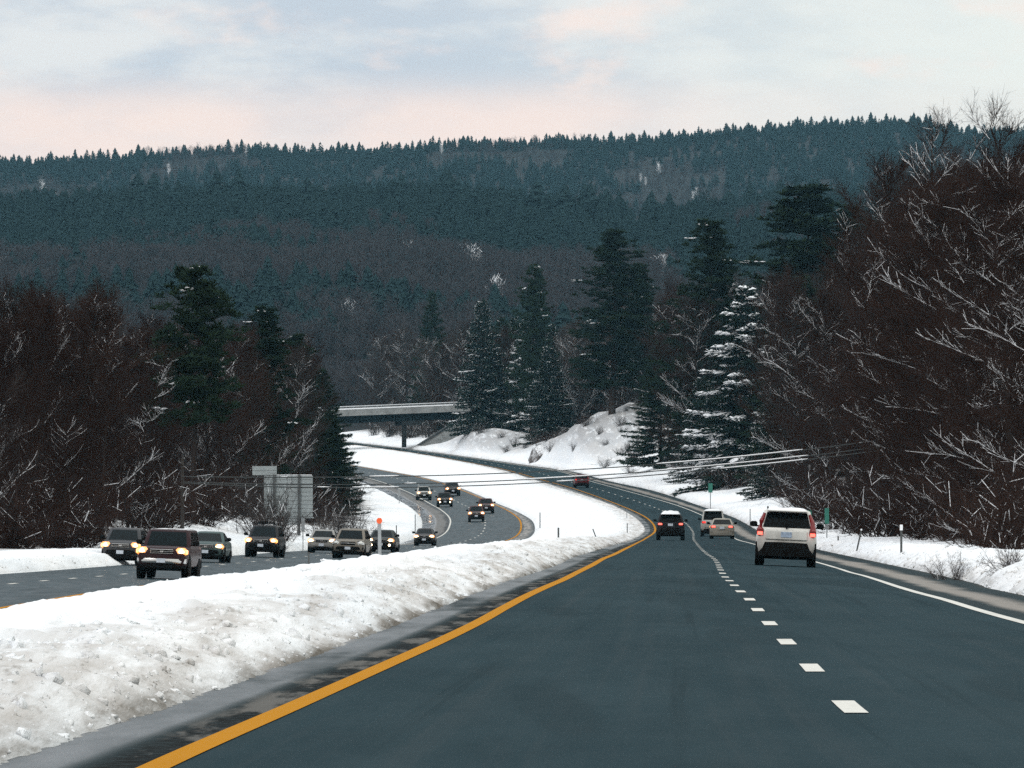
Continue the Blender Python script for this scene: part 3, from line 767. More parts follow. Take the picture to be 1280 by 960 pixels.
COUNT = {}
def plant(proto, name, p, d, h, label, cat, group=None, X=None, sink=.1, wide=1.0):
    parts, H0 = PROTO[proto]
    X = px(p, d) if X is None else X
    o = empty(name, (X, d, gz(d, X) - sink), random.uniform(0, 6.283))
    s = h / H0; o.scale = (s * wide, s * wide, s)
    tag(o, label, cat, group)
    for nm, me in parts.items():
        c = bpy.data.objects.new(nm, me); link(c, o)
    COUNT[name] = COUNT.get(name, 0) + 1
    return o
def plant_top(proto, name, p, ytop, d, label, cat, group=None, wide=1.0):
    X = px(p, d); h = pz(ytop, d) - gz(d, X)
    return plant(proto, name, p, d, h, label, cat, group, wide=wide)

# --- trees that stand out
plant_top('pinewide', 'pine_tree', 243, 337, 470, 'flat topped dark pine rising above the bare wood left of the oncoming lanes', 'pine tree', wide=1.0)
plant_top('pine0', 'pine_tree', 330, 384, 620, 'dark green pine behind the big grey sign back in the left wood', 'pine tree', wide=1.1)
plant_top('pine1', 'pine_tree', 368, 420, 700, 'dark green pine at the right edge of the left wood, left of the overpass', 'pine tree', wide=1.2)
plant_top('dspruce0', 'spruce_tree', 402, 462, 800, 'dark spruce at the foot of the left wood where the oncoming road vanishes', 'spruce tree', wide=1.3)
plant_top('pine2', 'pine_tree', 765, 288, 1130, 'tallest dark pine in the middle, standing above the snowy mound', 'pine tree', wide=1.65)
plant_top('pine0', 'pine_tree', 800, 330, 1160, 'dark pine leaning close against the right of the tallest middle pine', 'pine tree', wide=1.1)
plant_top('pine1', 'pine_tree', 665, 333, 1260, 'slim dark pine above the trees right of the overpass', 'pine tree', wide=.9)
plant_top('pine0', 'pine_tree', 884, 276, 960, 'round topped dark pine high between the middle pine and the right wood', 'pine tree', wide=1.2)
plant_top('pine2', 'pine_tree', 1012, 234, 940, 'broad dark pine towering behind the two snowy spruces', 'pine tree', wide=1.95)
plant_top('pine1', 'pine_tree', 1065, 262, 950, 'dark pine on the right shoulder of the broad towering pine', 'pine tree', wide=1.3)
plant_top('spruce0', 'spruce_tree', 932, 358, 880, 'snow laden spruce with white drooping boughs beside the right shoulder', 'spruce tree', wide=1.45)
plant_top('dspruce1', 'spruce_tree', 1003, 345, 860, 'dark dense spruce standing right of the snow laden one', 'spruce tree', wide=1.35)
plant_top('spruce1', 'spruce_tree', 735, 398, 1240, 'green spruce with snowy boughs directly above the snowy mound', 'spruce tree', wide=1.0)
plant_top('dspruce0', 'spruce_tree', 826, 425, 1010, 'dark spruce over the far bend, left of the snow laden spruce', 'spruce tree', wide=1.35)
plant_top('spruce2', 'spruce_tree', 603, 375, 1290, 'snow dusted spruce right beside the end of the overpass', 'spruce tree', wide=1.1)
plant_top('spruce0', 'spruce_tree', 650, 425, 1290, 'snow dusted spruce above the left end of the snowy mound', 'spruce tree', wide=1.1)
plant_top('dspruce1', 'spruce_tree', 545, 428, 1420, 'black green spruce behind the overpass deck', 'spruce tree', wide=1.2)
plant_top('dspruce0', 'spruce_tree', 540, 365, 1480, 'small dark spruce top poking out of the bare wood above the overpass', 'spruce tree', wide=.8)
plant_top('spruce1', 'spruce_tree', 690, 405, 1280, 'pale spruce between the slim pine and the tallest pine', 'spruce tree', wide=1.0)
plant_top('spruce2', 'spruce_tree', 878, 470, 930, 'low spruce with snow clumps above the road at the bend', 'spruce tree', wide=1.4)
plant_top('spruce1', 'spruce_tree', 972, 470, 800, 'young spruce with heavy white snow clumps over the right bank', 'spruce tree', wide=1.3)
plant_top('thin0', 'bare_tree', 1168, 120, 430, 'tallest bare tree with white snowy limbs against the sky at right', 'bare tree', wide=1.0)
plant_top('thin1', 'bare_tree', 1222, 128, 470, 'bare thin topped tree against the sky between the two tallest right trees', 'bare tree', wide=1.0)
plant_top('thin2', 'bare_tree', 1285, 95, 360, 'tall bare tree cut by the right edge of the view', 'bare tree', wide=1.0)

# --- woods
def left_top(p): return np.interp(p, [-100, 0, 60, 95, 130, 200, 245, 300, 340, 380, 405, 425, 440], [325, 332, 330, 352, 372, 365, 372, 388, 385, 402, 440, 500, 560])
def right_top(p): return np.interp(p, [990, 1020, 1060, 1100, 1115, 1130, 1165, 1200, 1240, 1280, 1330], [335, 312, 286, 266, 222, 180, 158, 165, 176, 150, 145])
def mid_top(p): return np.interp(p, [380, 430, 500, 560, 640, 700, 780, 850, 920, 1000, 1080], [392, 398, 388, 400, 395, 400, 372, 345, 318, 300, 290])
placed = []
def spaced(X, d, r):
    for (a, b) in placed:
        if (a - X) ** 2 + ((b - d) * .45) ** 2 < r * r: return False
    placed.append((X, d)); return True
rr = random.Random(5)
def wood(n, dr_, pr, ok, top, kinds, lab, group, hmax, hmin, rmin, name='bare_tree', cat='bare tree'):
    c = t = 0
    while c < n and t < n * 60:
        t += 1
        d = dr_[0] + (dr_[1] - dr_[0]) * rr.random() ** 1.25; p = rr.uniform(*pr); X = px(p, d)
        if not ok(d, X) or not spaced(X, d, rmin): continue
        h = pz(float(top(p)), d) - gz(d, X)
        h = min(h * rr.uniform(.78, 1.0), hmax * rr.uniform(.8, 1))
        if h < hmin: continue
        plant(rr.choice(kinds), name, p, d, h, lab, cat, group, X=X, wide=rr.uniform(.9, 1.25)); c += 1
ok_l = lambda d, X: X < O_L(d) - (6.0 + (4 if 430 < d < 620 else 0))
ok_r = lambda d, X: X > M_R(d) + (5.5 if d > 240 else 12)
wood(58, (330, 640), (-45, 440), ok_l, left_top, ['bare0', 'bare1', 'bare2', 'bare3', 'bare0', 'bare2', 'bsnow1', 'grey0'], 'bare brown tree among many in the dense front of the left wood', 'bare trees in the front of the left wood', 17, 6, 1.5)
wood(30, (640, 1150), (60, 445), ok_l, left_top, ['bare0', 'bare1', 'bare2', 'bare3'], 'bare brown tree among many deep in the left wood towards the overpass', 'bare trees deep in the left wood', 22, 8, 2.0)
wood(52, (300, 520), (1010, 1330), ok_r, right_top, ['bsnow0', 'bsnow1', 'bsnow2', 'bsnow0', 'bare0', 'bare3'], 'bare tree with snow lined limbs among those nearest the right shoulder', 'snow lined bare trees at the front of the right wood', 26, 8, 1.25)
wood(30, (500, 900), (1000, 1320), ok_r, right_top, ['bare0', 'bare1', 'bare2', 'bare3', 'bsnow0'], 'bare reddish brown tree among many at the back of the right wood', 'bare trees at the back of the right wood', 30, 9, 2.0)
ok_m = lambda d, X: X > M_R(d) + 7 and not (1010 < d < 1200 and X < M_R(d) + 13)
wood(92, (880, 1480), (560, 1080), ok_m, mid_top, ['bare1', 'bare2', 'grey0', 'grey1', 'grey2', 'grey0', 'bsnow1', 'bsnow2', 'bsnow0'], 'bare grey brown tree among many on the slope beyond the far bend', 'bare trees on the slope beyond the bend', 27, 8, 2.1)
def ok_b(d, X): return not (O_L(d) - 6 < X < M_R(d) + 7)
wood(34, (1390, 1540), (370, 720), ok_b, mid_top, ['bare0', 'bare2', 'grey0', 'grey1', 'grey2', 'bsnow1'], 'bare grey tree among many in the wood behind the overpass', 'bare trees behind the overpass', 22, 7, 2.2)

ok_m2 = lambda d, X: X > M_R(d) + 8 and not (1010 < d < 1230 and X < M_R(d) + 13)
def conifers(n, dr_, pr, ok, top, kinds, drop, hmax, lab, group, rmin):
    c = t = 0
    while c < n and t < n * 60:
        t += 1
        d = rr.uniform(*dr_); p = rr.uniform(*pr); X = px(p, d)
        if not ok(d, X) or not spaced(X, d, rmin): continue
        h = min(pz(float(top(p)) + rr.uniform(*drop), d) - gz(d, X), hmax)
        if h < 6: continue
        plant(rr.choice(kinds), 'spruce_tree', p, d, h, lab, 'spruce tree', group, X=X, wide=rr.uniform(1.0, 1.5)); c += 1
conifers(17, (1180, 1480), (560, 860), ok_m2, mid_top, ['spruce1', 'spruce2', 'spruce1', 'dspruce0'], (-10, 60), 21, 'snow dusted spruce mixed into the wood between the overpass and the tallest pine', 'spruces in the wood right of the overpass', 2.0)
conifers(12, (900, 1180), (800, 1060), ok_m2, mid_top, ['dspruce0', 'dspruce1', 'spruce2'], (40, 130), 20, 'dark spruce filling the slope around the snow laden one', 'spruces on the slope by the bend', 2.2)
conifers(9, (700, 1000), (335, 425), ok_l, left_top, ['dspruce0', 'dspruce1'], (40, 110), 14, 'black green spruce at the right end of the left wood', 'spruces at the right end of the left wood', 1.6)
# --- shrubs
def shrubs(n, dr_, pr, ok, kinds, hr, lab, group, rmin=.9):
    c = t = 0
    while c < n and t < n * 60:
        t += 1
        d = rr.uniform(*dr_); p = rr.uniform(*pr); X = px(p, d)
        if not ok(d, X) or not spaced(X, d, rmin): continue
        plant(rr.choice(kinds), 'shrub', p, d, rr.uniform(*hr), lab, 'shrub', group, X=X, wide=rr.uniform(.9, 1.4)); c += 1
K = ['shrub0', 'shrub1', 'shrub2']; G = ['gshrub0', 'gshrub1']
shrubs(44, (315, 560), (-40, 330), lambda d, X: O_L(d) - 13 < X < O_L(d) - 4.2, K, (2.2, 4.6), 'snow dusted bare bush along the snowbank in front of the left wood', 'bushes along the left snowbank')
shrubs(22, (560, 900), (300, 450), lambda d, X: O_L(d) - 18 < X < O_L(d) - 7, K + G, (2.5, 5), 'bare bush under the dark edge of the left wood inside the bend', 'bushes at the edge of the left wood')
shrubs(44, (255, 620), (980, 1330), lambda d, X: M_R(d) + 3.6 < X < M_R(d) + 10, K, (1.8, 4.2), 'snow dusted bare bush along the foot of the right wood', 'bushes along the right snowbank')
shrubs(26, (640, 1000), (740, 1010), lambda d, X: M_R(d) + 6 < X < M_R(d) + 13, K + G, (2.2, 4.5), 'bare bush on the snowy slope under the spruces past the right shoulder', 'bushes below the spruces')
shrubs(60, (1015, 1330), (540, 800), lambda d, X: M_R(d) + 2.5 < X < M_R(d) + 14, G + K, (.9, 2.2), 'small bare bush growing on the snowy rocks beyond the far bend', 'bushes on the rocky bank')
shrubs(16, (1385, 1450), (400, 540), lambda d, X: ok_b(d, X), G, (3, 5), 'grey bush filling the opening beneath the overpass', 'bushes behind the overpass')
for p, y, d, h, k, lab in [(428, 668, 520, 3.6, 'gshrub1', 'large grey bare bush of upright stems on the snow slope right of the sign back'), (405, 660, 540, 3.2, 'gshrub0', 'grey bare bush just right of the sign back'),
                       (446, 664, 540, 2.9, 'gshrub0', 'grey bare bush on the right flank of the large upright bush'), (470, 672, 520, 1.7, 'shrub0', 'small rounded brown bush behind the orange topped marker post'),
                       (345, 672, 440, 3.6, 'gshrub1', 'tangled bare bush growing in front of the sign back'), (334, 668, 470, 4.2, 'gshrub1', 'tall bare bush screening the left half of the sign back'), (352, 668, 480, 3.0, 'gshrub0', 'bare bush in front of the foot of the sign back'), (1262, 700, 150, .85, 'shrub1', 'low twiggy bush poking from the snow at the far right'),
                       (1195, 660, 180, 1.0, 'gshrub0', 'pale dead weeds on top of the snow hump at right')]:
    plant(k, 'shrub', p, d, h, lab, 'shrub')

# ------------------------------------------------------------------ distant forest (one mass)
def far_conifer(seed, tiers, per):
    rg = np.random.default_rng(seed); V = []; T = []
    for t in range(tiers):
        f = .06 + .92 * t / tiers; z = f; r = .29 * (1 - f) ** .8 + .02
        for k in range(per):
            a = 6.283 * (k + rg.random()) / per + t; rk = r * rg.uniform(.6, 1.25); w = rk * rg.uniform(.45, .75); b = len(V)
            c, s = math.cos(a), math.sin(a); dz = rg.uniform(.02, .07)
            V += [(0, 0, z + .11), (c * rk - s * w, s * rk + c * w, z - dz), (c * rk * 1.25, s * rk * 1.25, z - dz + .02), (c * rk + s * w, s * rk - c * w, z - dz)]
            T += [(b, b + 1, b + 2), (b, b + 2, b + 3)]
    b = len(V); V += [(.02, 0, .85), (-.01, .017, .85), (-.01, -.017, .85), (0, 0, 1.04)]; T += [(b, b + 1, b + 3), (b + 1, b + 2, b + 3), (b + 2, b, b + 3)]
    return np.array(V), np.array(T)
def far_bare(seed, n):
    rg = np.random.default_rng(seed); P0, P1, R = [], [], []
    P0.append((0, 0, 0)); P1.append((0, 0, .9)); R.append(.014)
    for i in range(n):
        f = rg.uniform(.15, .9); az = rg.uniform(0, 6.283); el = rg.uniform(.5, 1.3); L = rg.uniform(.12, .34) * (1.2 - f * .6); x0 = rg.normal(0, .07 + .0 * f); y0 = rg.normal(0, .07)
        P0.append((x0, y0, f)); P1.append((x0 + L * math.cos(az) * math.cos(el), y0 + L * math.sin(az) * math.cos(el), min(1.04, f + L * math.sin(el)))); R.append(rg.uniform(.004, .009))
    return spike_mesh(np.array(P0), np.array(P1), np.array(R))
def far_snow(seed):
    V, T = far_bare(seed, 26); return V, T
def build_far():
    rg = np.random.default_rng(77)
    con_n = [far_conifer(i, 13, 7) for i in range(5)]; con_f = [far_conifer(20 + i, 8, 5) for i in range(4)]
    bar_n = [far_bare(40 + i, 170) for i in range(4)]; bar_f = [far_bare(60 + i, 70) for i in range(3)]
    VV, TT, MI, n = [], [], [], 0
    def put(proto, X, d, z, h, w, mi):
        nonlocal n
        V, T = proto; a = rg.uniform(0, 6.283); c, s = math.cos(a), math.sin(a)
        W = V * np.array([h * w, h * w, h]); W = np.stack([W[:, 0] * c - W[:, 1] * s + X, W[:, 0] * s + W[:, 1] * c + d, W[:, 2] + z], 1)
        VV.append(W.astype(np.float32)); TT.append(T + n); MI.append(np.full(len(T), mi, dtype=np.int32)); n += len(V)
    def region(N, d0, d1, p0, p1, cn, bn, hc, hb, thr, pw=1.0):
        for i in range(N):
            d = d0 + (d1 - d0) * rg.random() ** pw; p = rg.uniform(p0, p1)
            X = px(p, d); z = float(hill_z(np.array(p), np.array(d))) - .4
            if d < 1570: z = max(z, 0) - 1
            v = float(vnoise2(np.array(X * .012 + 5), np.array(d * .006))) * .6 + float(vnoise2(np.array(X * .05), np.array(d * .02 + 9))) * .4
            if v > thr(d): put(cn[rg.integers(len(cn))], X, d, z, rg.uniform(*hc), rg.uniform(.75, 1.2), 0)
            else: put(bn[rg.integers(len(bn))], X, d, z, rg.uniform(*hb), rg.uniform(.9, 1.4), 2 if rg.random() < (.010 if d < 2900 else .02) else 1)
    region(3000, 1560, 2150, -60, 1340, con_n, bar_n, (7, 14), (9, 13), lambda d: .68 - .24 * min(1, (d - 1560) / 450.))
    region(4200, 2100, 2640, -60, 1340, con_n, bar_n, (5.5, 11), (6, 10), lambda d: .46 - .2 * min(1, (d - 2100) / 500.))
    region(8500, 3350, 4230, -60, 1340, con_f, bar_f, (4.5, 9), (5, 8), lambda d: .56 - .2 * min(1, (d - 3350) / 700.), .85)
    # the line of trees on each crest
    for i in range(900):
        p = rg.uniform(-60, 1340); d = 4200 + rg.uniform(-25, 25); X = px(p, d); put(con_n[rg.integers(5)], X, d, float(hill_z(np.array(p), np.array(d))) - .3, rg.uniform(3.5, 6.5) * (1.5 if rg.random() < .14 else 1), rg.uniform(.8, 1.2), 0)
    for i in range(560):
        p = rg.uniform(-60, 1340); d = 2600 + rg.uniform(-30, 30); X = px(p, d); put(con_n[rg.integers(5)] if rg.random() < .8 else bar_n[rg.integers(4)], X, d, float(hill_z(np.array(p), np.array(d))) - .3, rg.uniform(7, 11) * (1.4 if rg.random() < .12 else 1), rg.uniform(1, 1.5), 0)
    me = mesh_np('distant_forest', np.concatenate(VV), [np.concatenate(TT)], [M['far_conifer'], M['far_bare'], M['snow']], False)
    me.polygons.foreach_set('material_index', np.concatenate(MI))
    o = obj('distant_forest', me)
    tag(o, 'dense dark forest of conifers and bare trees covering the far hills', 'forest', kind='stuff')
build_far()

# ------------------------------------------------------------------ rocks
def rock(name, p, y, d, size, seed, label, rz=0):
    import bmesh
    X = px(p, d); rg = random.Random(seed); bm = bmesh.new()
    for i in range(34):
        v = Vector((rg.gauss(0, 1), rg.gauss(0, 1), rg.gauss(0, 1))).normalized() * rg.uniform(.75, 1.05); v.z += .35 * v.x
        bm.verts.new((v.x * size[0], v.y * size[1], v.z * size[2]))
    r = bmesh.ops.convex_hull(bm, input=bm.verts); bmesh.ops.delete(bm, geom=[g_ for g_ in r['geom_interior'] if isinstance(g_, bmesh.types.BMVert)], context='VERTS')
    bmesh.ops.subdivide_edges(bm, edges=bm.edges, cuts=2, use_grid_fill=True)
    for v in bm.verts: v.co += Vector((mnoise.noise(v.co * 1.1), mnoise.noise(v.co * 1.1 + Vector((9, 0, 0))), mnoise.noise(v.co * 1.1 + Vector((0, 9, 0))))) * .18
    me = bpy.data.meshes.new(name); bm.to_mesh(me); bm.free(); me.materials.append(M['rock'])
    o = obj(name, me); o.location = (X, d, pz(y, d)); o.rotation_euler = (0, 0, rz)
    tag(o, label, 'rock'); return o
rock('rock_outcrop', 672, 572, 1172, (1.3, 3.5, 2.0), 1, 'dark cracked rock face at the left end of the snowy mound', .3)

# ------------------------------------------------------------------ overpass
def overpass():
    o = empty('overpass', (px(515, 1335), 1335, pz(553, 1335)))
    tag(o, 'concrete road overpass with snowy railing crossing the far road', 'bridge')
    A = Vector((px(350, 1334), 1334, pz(520.5, 1334))); B = Vector((px(588, 1340), 1340, pz(511, 1340)))
    ax = (B - A).normalized(); sd = Vector((-ax.y, ax.x, 0)).normalized()    # towards the far side
    L = (B - A).length; base = o.location
    def pt(t, s, z): return A + ax * t + sd * s + Vector((0, 0, z)) - Vector(base)
    def beam(mb, t0, t1, s0, s1, z0, z1):
        vs = [pt(t, s, z) for t in (t0, t1) for s in (s0, s1) for z in (z0, z1)]
        mb.add(vs, [(0, 1, 3, 2), (4, 6, 7, 5), (0, 4, 5, 1), (2, 3, 7, 6), (0, 2, 6, 4), (1, 5, 7, 3)])
    m = MB(); beam(m, 0, L, 0, 9, -.35, 0); m.build('deck', M['concrete'], o, False)
    m = MB(); beam(m, 0, L, -.25, .1, -.42, .75); m.build('parapet', M['concrete'], o, False)
    m = MB(); beam(m, 0, L, 8.9, 9.25, -.42, .75); m.build('parapet', M['concrete'], o, False)
    m = MB(); beam(m, 0, L, -.28, .13, .753, .95); m.build('parapet_snow', M['snow'], o, False)
    m = MB(); beam(m, 0, L, -.1, 0, 1.16, 1.28)
    beam(m, 0, L, -.1, 0, 1.0, 1.05)
    k = 0
    while k < L: beam(m, k, k + .1, -.09, -.01, .955, 1.155); k += 2.2
    m.build('railing', M['steel'], o, False)
    m = MB(); beam(m, 0, L, -.13, .03, 1.283, 1.36); m.build('railing_snow', M['snow'], o, False)
    for s in (.5, 3.0, 5.5, 8.0):
        m = MB(); beam(m, 0, L - .5, s, s + .35, -1.7, -.353); m.build('girder', M['girder'], o, False)
    tp = (px(515, 1335) - A.x) / ax.x; zc = -1.7
    m = MB(); beam(m, tp - 1.8, tp + 1.8, .1, 8.9, zc - .75, zc - .003); m.build('pier_cap', M['concrete_dark'], o, False)
    ztop = A.z + ax.z * tp
    for s, du in ((.7, -1.25), (3.2, -.42), (5.7, .42), (8.2, 1.25)):
        m = MB(); q = pt(tp + du - s * ax.y * 1.0, s, 0); m.tube([(q.x, q.y, zc - .753 + q.z), (q.x, q.y, -.8)], .42, 12); m.build('pier_column', M['concrete_dark'], o)
    m = MB(); vs = [pt(L - 8.5, -.5, -6.2), pt(L - .8, -.5, -1.7), pt(L + 1, -.5, -1.7), pt(L + 1, -.5, -6.2), pt(L - 8.5, 9.5, -6.2), pt(L - .8, 9.5, -1.7), pt(L + 1, 9.5, -1.7), pt(L + 1, 9.5, -6.2)]
    m.add(vs, [(0, 1, 2, 3), (4, 7, 6, 5), (0, 4, 5, 1), (1, 5, 6, 2), (2, 6, 7, 3), (0, 3, 7, 4)]); m.build('abutment', M['concrete'], o, False)
overpass()

# ------------------------------------------------------------------ vehicles
PAINT = {}
def paint(nm, col, dirt=.35, metal=.2):
    if nm in PAINT: return PAINT[nm]
    m, nt, b = new_mat('paint_' + nm); g = NG(nt)
    tc = g.n('ShaderNodeTexCoord').outputs['Object']; sp = g.n('ShaderNodeSeparateXYZ'); g.l(tc, sp.inputs[0])
    n = g.noise(tc, 2.2, 5, .6)
    # road salt on the lower flanks
    f = g.math('MULTIPLY', g.rng(g.math('ADD', sp.outputs[2], g.math('MULTIPLY', g.math('SUBTRACT', n, .5), .9)), 1.15, .45), dirt)
    g.l(g.mix(f, col, (.075, .064, .055)), b.inputs['Base Color'])
    b.inputs['Metallic'].default_value = metal; b.inputs['Roughness'].default_value = .5; b.inputs['Coat Weight'].default_value = .08; b.inputs['Coat Roughness'].default_value = .15; b.inputs['Specular IOR Level'].default_value = .14
    PAINT[nm] = m; return m

def lumpy(mb, x0, x1, y0, y1, z, h, seed, k=9):
    rg = random.Random(seed); n = k; V = []; Fs = []
    for lay in (0, 1):
        for i in range(n + 1):
            for j in range(n + 1):
                u, v = i / n, j / n; e = min(u, 1 - u, v, 1 - v); hh = h * min(1, e * 5) ** .5 * (1 + .5 * (mnoise.noise(Vector((u * 4 + seed, v * 4, 0))))) if lay else 0
                V.append((x0 + (x1 - x0) * u, y0 + (y1 - y0) * v, z + hh - (.012 if not lay else 0)))
    N = (n + 1) ** 2
    for i in range(n):
        for j in range(n):
            a = i * (n + 1) + j; q = (a, a + 1, a + n + 2, a + n + 1); Fs.append(q[::-1]); Fs.append(tuple(N + t for t in q))
    rim = [(i, 0) for i in range(n)] + [(n, j) for j in range(n)] + [(i, n) for i in range(n, 0, -1)] + [(0, j) for j in range(n, 0, -1)]
    idx = [i * (n + 1) + j for i, j in rim]
    for a, b in zip(idx, idx[1:] + idx[:1]): Fs.append((a, b, N + b, N + a))
    mb.add(V, Fs)

def car(name, label, cat, group, loc, rz, L=4.6, W=1.8, H=1.7, belt=1.02, clear=.30, kind='suv', mat=None, lights='on', hood=.98, wheel=.36,
        roof_snow=0, rack=False, tall_tail=False, mirror=None, bumper='black', grille='bars', plate='plate', cargo=False, fog=False, front=True, bar_bumper=False, amber=False, brake=False, low_black=.0, roll=0):
    o = empty(name, loc, rz); o.rotation_euler = (0, roll, rz); tag(o, label, cat, group); h = W / 2
    y1 = L / 2; y0 = -L / 2
    # cabin stations: rear base, rear top, front top, front base
    if kind == 'suv': yr0, yr1, yf1, yf0 = y0 + .10, y0 + .42, y1 - 2.0, y1 - 1.25
    elif kind == 'van': yr0, yr1, yf1, yf0 = y0 + .08, y0 + .38, y1 - 1.75, y1 - .85
    elif kind == 'truck': yr0, yr1, yf1, yf0 = y0 + .08, y0 + .3, y1 - 2.15, y1 - 1.55
    else: yr0, yr1, yf1, yf0 = y0 + .75, y0 + 1.55, y1 - 2.05, y1 - 1.25
    rear_z = belt if kind != 'sedan' else belt + .01
    def section(y, hw, zb, zt):
        dz = zt - zb
        half = [(.80 * hw, zb), (.955 * hw, zb + .07), (.995 * hw, zb + .32 * dz), (1.0 * hw, zb + .55 * dz), (.975 * hw, zb + .82 * dz), (.90 * hw, zb + .97 * dz), (.60 * hw, zt + .012)]
        return [(x, y, z) for x, z in half] + [(0, y, zt + .02)] + [(-x, y, z) for x, z in half[::-1]]
    st = [(y0, .84, clear + .16, rear_z - .14), (y0 + .05, .93, clear + .06, rear_z - .04), (y0 + .2, .985, clear, rear_z), (y0 + .7, 1, clear, rear_z), (0, 1, clear, belt),
          (yf0 - .1, 1, clear, belt), (yf0 + .35, .995, clear, belt - (belt - hood) * .4), (y1 - .45, .975, clear, hood), (y1 - .16, .93, clear + .03, hood - .05), (y1 - .03, .85, clear + .1, hood - .13), (y1, .74, clear + .18, hood - .2)]
    m = MB(); m.loft([section(y, k * h, a, b) for y, k, a, b in st]); m.build('body', mat, o, True, 50)
    # cabin
    zb, zt = belt - .03, H - .055
    def ring(ya, yb, hw, z, c):
        return [(hw - c, yb, z), (hw, yb - c, z), (hw, ya + c, z), (hw - c, ya, z), (-hw + c, ya, z), (-hw, ya + c, z), (-hw, yb - c, z), (-hw + c, yb, z)]
    hb, ht = .905 * h, .745 * h if kind != 'sedan' else .70 * h
    if kind in ('van', 'truck'): ht = .79 * h
    lerp = lambda a, b, t: a + (b - a) * t
    def cab(t, grow=0): return (lerp(yr0, yr1, t), lerp(yf0, yf1, t), lerp(hb, ht, t), lerp(zb, zt, t))
    rs = []
    for t, bul in ((0, 0), (.5, .02), (1, 0)):
        a, b, hw, z = cab(t); rs.append(ring(a - bul * .5, b + bul * .5, hw + bul, z, .07))
    rs.append(ring(yr1 + .12, yf1 - .16, ht - .10, H - .012, .07)); rs.append(ring(yr1 + .4, yf1 - .5, ht - .3, H, .07))
    m = MB(); m.loft(rs); roof = m.build('cabin', mat, o, True, 40)
    def pane(nm, P, mt_, parent=roof):      # P: 4x4 grid of points, thick outward
        c = sum((Vector(q) for q in P), Vector()) / len(P); n = (Vector(P[1]) - Vector(P[0])).cross(Vector(P[3]) - Vector(P[0])).normalized()
        if n.dot(c - Vector((0, 0, (zb + zt) / 2))) < 0: n = -n
        m = MB(); m.loft([[Vector(q) - n * .03 for q in P], [Vector(q) + n * .016 for q in P]]); return m.build(nm, mt_, parent, False)
    bul = lambda t: .02 * (1 - abs(2 * t - 1))
    def fr(t, sx):      # front glass
        a, b, hw, z = cab(t); return (sx * (hw - .125), b + bul(t) * .5, z)
    def re(t, sx):
        a, b, hw, z = cab(t); return (sx * (hw - .10), a - bul(t) * .5, z)
    gf = M['glass_front']
    pane('windshield', [fr(.07, -1), fr(.07, 1), fr(.90, 1), fr(.90, -1)], gf)
    t0 = .12 if kind != 'sedan' else .12
    rw = pane('rear_window', [re(t0, -1), re(t0, 1), re(.9, 1), re(.9, -1)], M['glass'])
    for sx in (-1, 1):
        def si(t, q):
            a, b, hw, z = cab(t); return (sx * (hw + bul(t)), lerp(a + .16, b - .16, q), z)
        for qa, qb in ((.02, .27), (.30, .62), (.65, .97)) if kind != 'sedan' else ((.06, .47), (.51, .95)):
            pane('side_window', [si(.12, qa), si(.12, qb), si(.88, qb), si(.88, qa)], M['glass'])
    # wheels
    for sx in (-1, 1):
        for yy in (y1 - .88, y0 + .92):
            m = MB(); m.lathe_x([(-.115, wheel * .6), (-.11, wheel * .92), (-.08, wheel), (.08, wheel), (.11, wheel * .92), (.115, wheel * .6)], (sx * (h - .165), yy, wheel), 22); w = m.build('wheel', M['tyre'], o)
            m = MB(); m.lathe_x([(sx * -.02, wheel * .62), (sx * .005, wheel * .6), (sx * .012, wheel * .2), (sx * .02, wheel * .12)], (sx * (h - .05), yy, wheel), 14); m.build('rim', M['rim'], w)
            m = MB(); m.lathe_x([(sx * -.16, wheel + .07), (.0, wheel + .07), (sx * .006, wheel + .04)], (sx * (h - .008) if sx > 0 else -(h - .008) , yy, wheel + .02), 24)
            m2 = m.build('wheel_arch', M['black_plastic'], o)
            m2.scale = (1, 1, 1)
    # mirrors
    for sx in (-1, 1):
        m = MB(); m.box((sx * (h + .09), yf0 - .32, belt + .12), (.22, .13, .17), .04); m.box((sx * (h - .05), yf0 - .32, belt + .06), (.14, .06, .05)); m.build('mirror', M['black_plastic'] if mirror is None else mirror, o)
    # front end
    zl = hood - .16
    hl = M['headlight'] if lights == 'on' else M['lamp_off']
    for sx in (-1, 1):
        wlt = .34 if kind != 'sedan' else .36; hgt = .19 if kind != 'sedan' else .15
        m = MB(); m.box((sx * h * .735, y1 - .10, zl), (wlt, .26, hgt * 1.2), .10, Matrix.Rotation(-sx * .22, 3, 'Z')); hd = m.build('headlight', hl, o)
        m = MB(); m.box((sx * h * .745, y1 - .115, zl - .005), (wlt + .10, .22, hgt * 1.2 + .07), .10, Matrix.Rotation(-sx * .22, 3, 'Z')); m.build('halo_bezel', M['halo_bezel'] if lights == 'on' else M['chrome'], hd)  # rim glows as the headlight halo when lit, plain chrome when off
        if amber:
            m = MB(); m.box((sx * h * .90, y1 - .19, zl - .01), (.13, .2, hgt * .9), .03, Matrix.Rotation(-sx * .6, 3, 'Z')); m.build('amber_halo', M['amber'] if lights == 'on' else M['lamp_off'], o)  # added strip for the amber fringe of the headlight glare
        if fog:
            m = MB(); m.lathe_x([(0, .05), (.01, .05)], (0, 0, 0), 12); m = MB(); m.tube([(sx * h * .66, y1 - .05, clear + .22), (sx * h * .66, y1 + .07, clear + .22)], .075, 12); m.build('fog_lamp', M['headlight'], o)
    m = MB(); m.box((0, y1 - .02, zl - .01), (h * .92, .08, .20), .03); gr = m.build('grille', M['black_plastic'], o)
    m = MB()
    for k in range(3 if grille == 'bars' else 1): m.box((0, y1 + .028, zl + .065 - k * .065 - (0 if grille == 'bars' else .06)), (h * .88, .03, .026), .008)
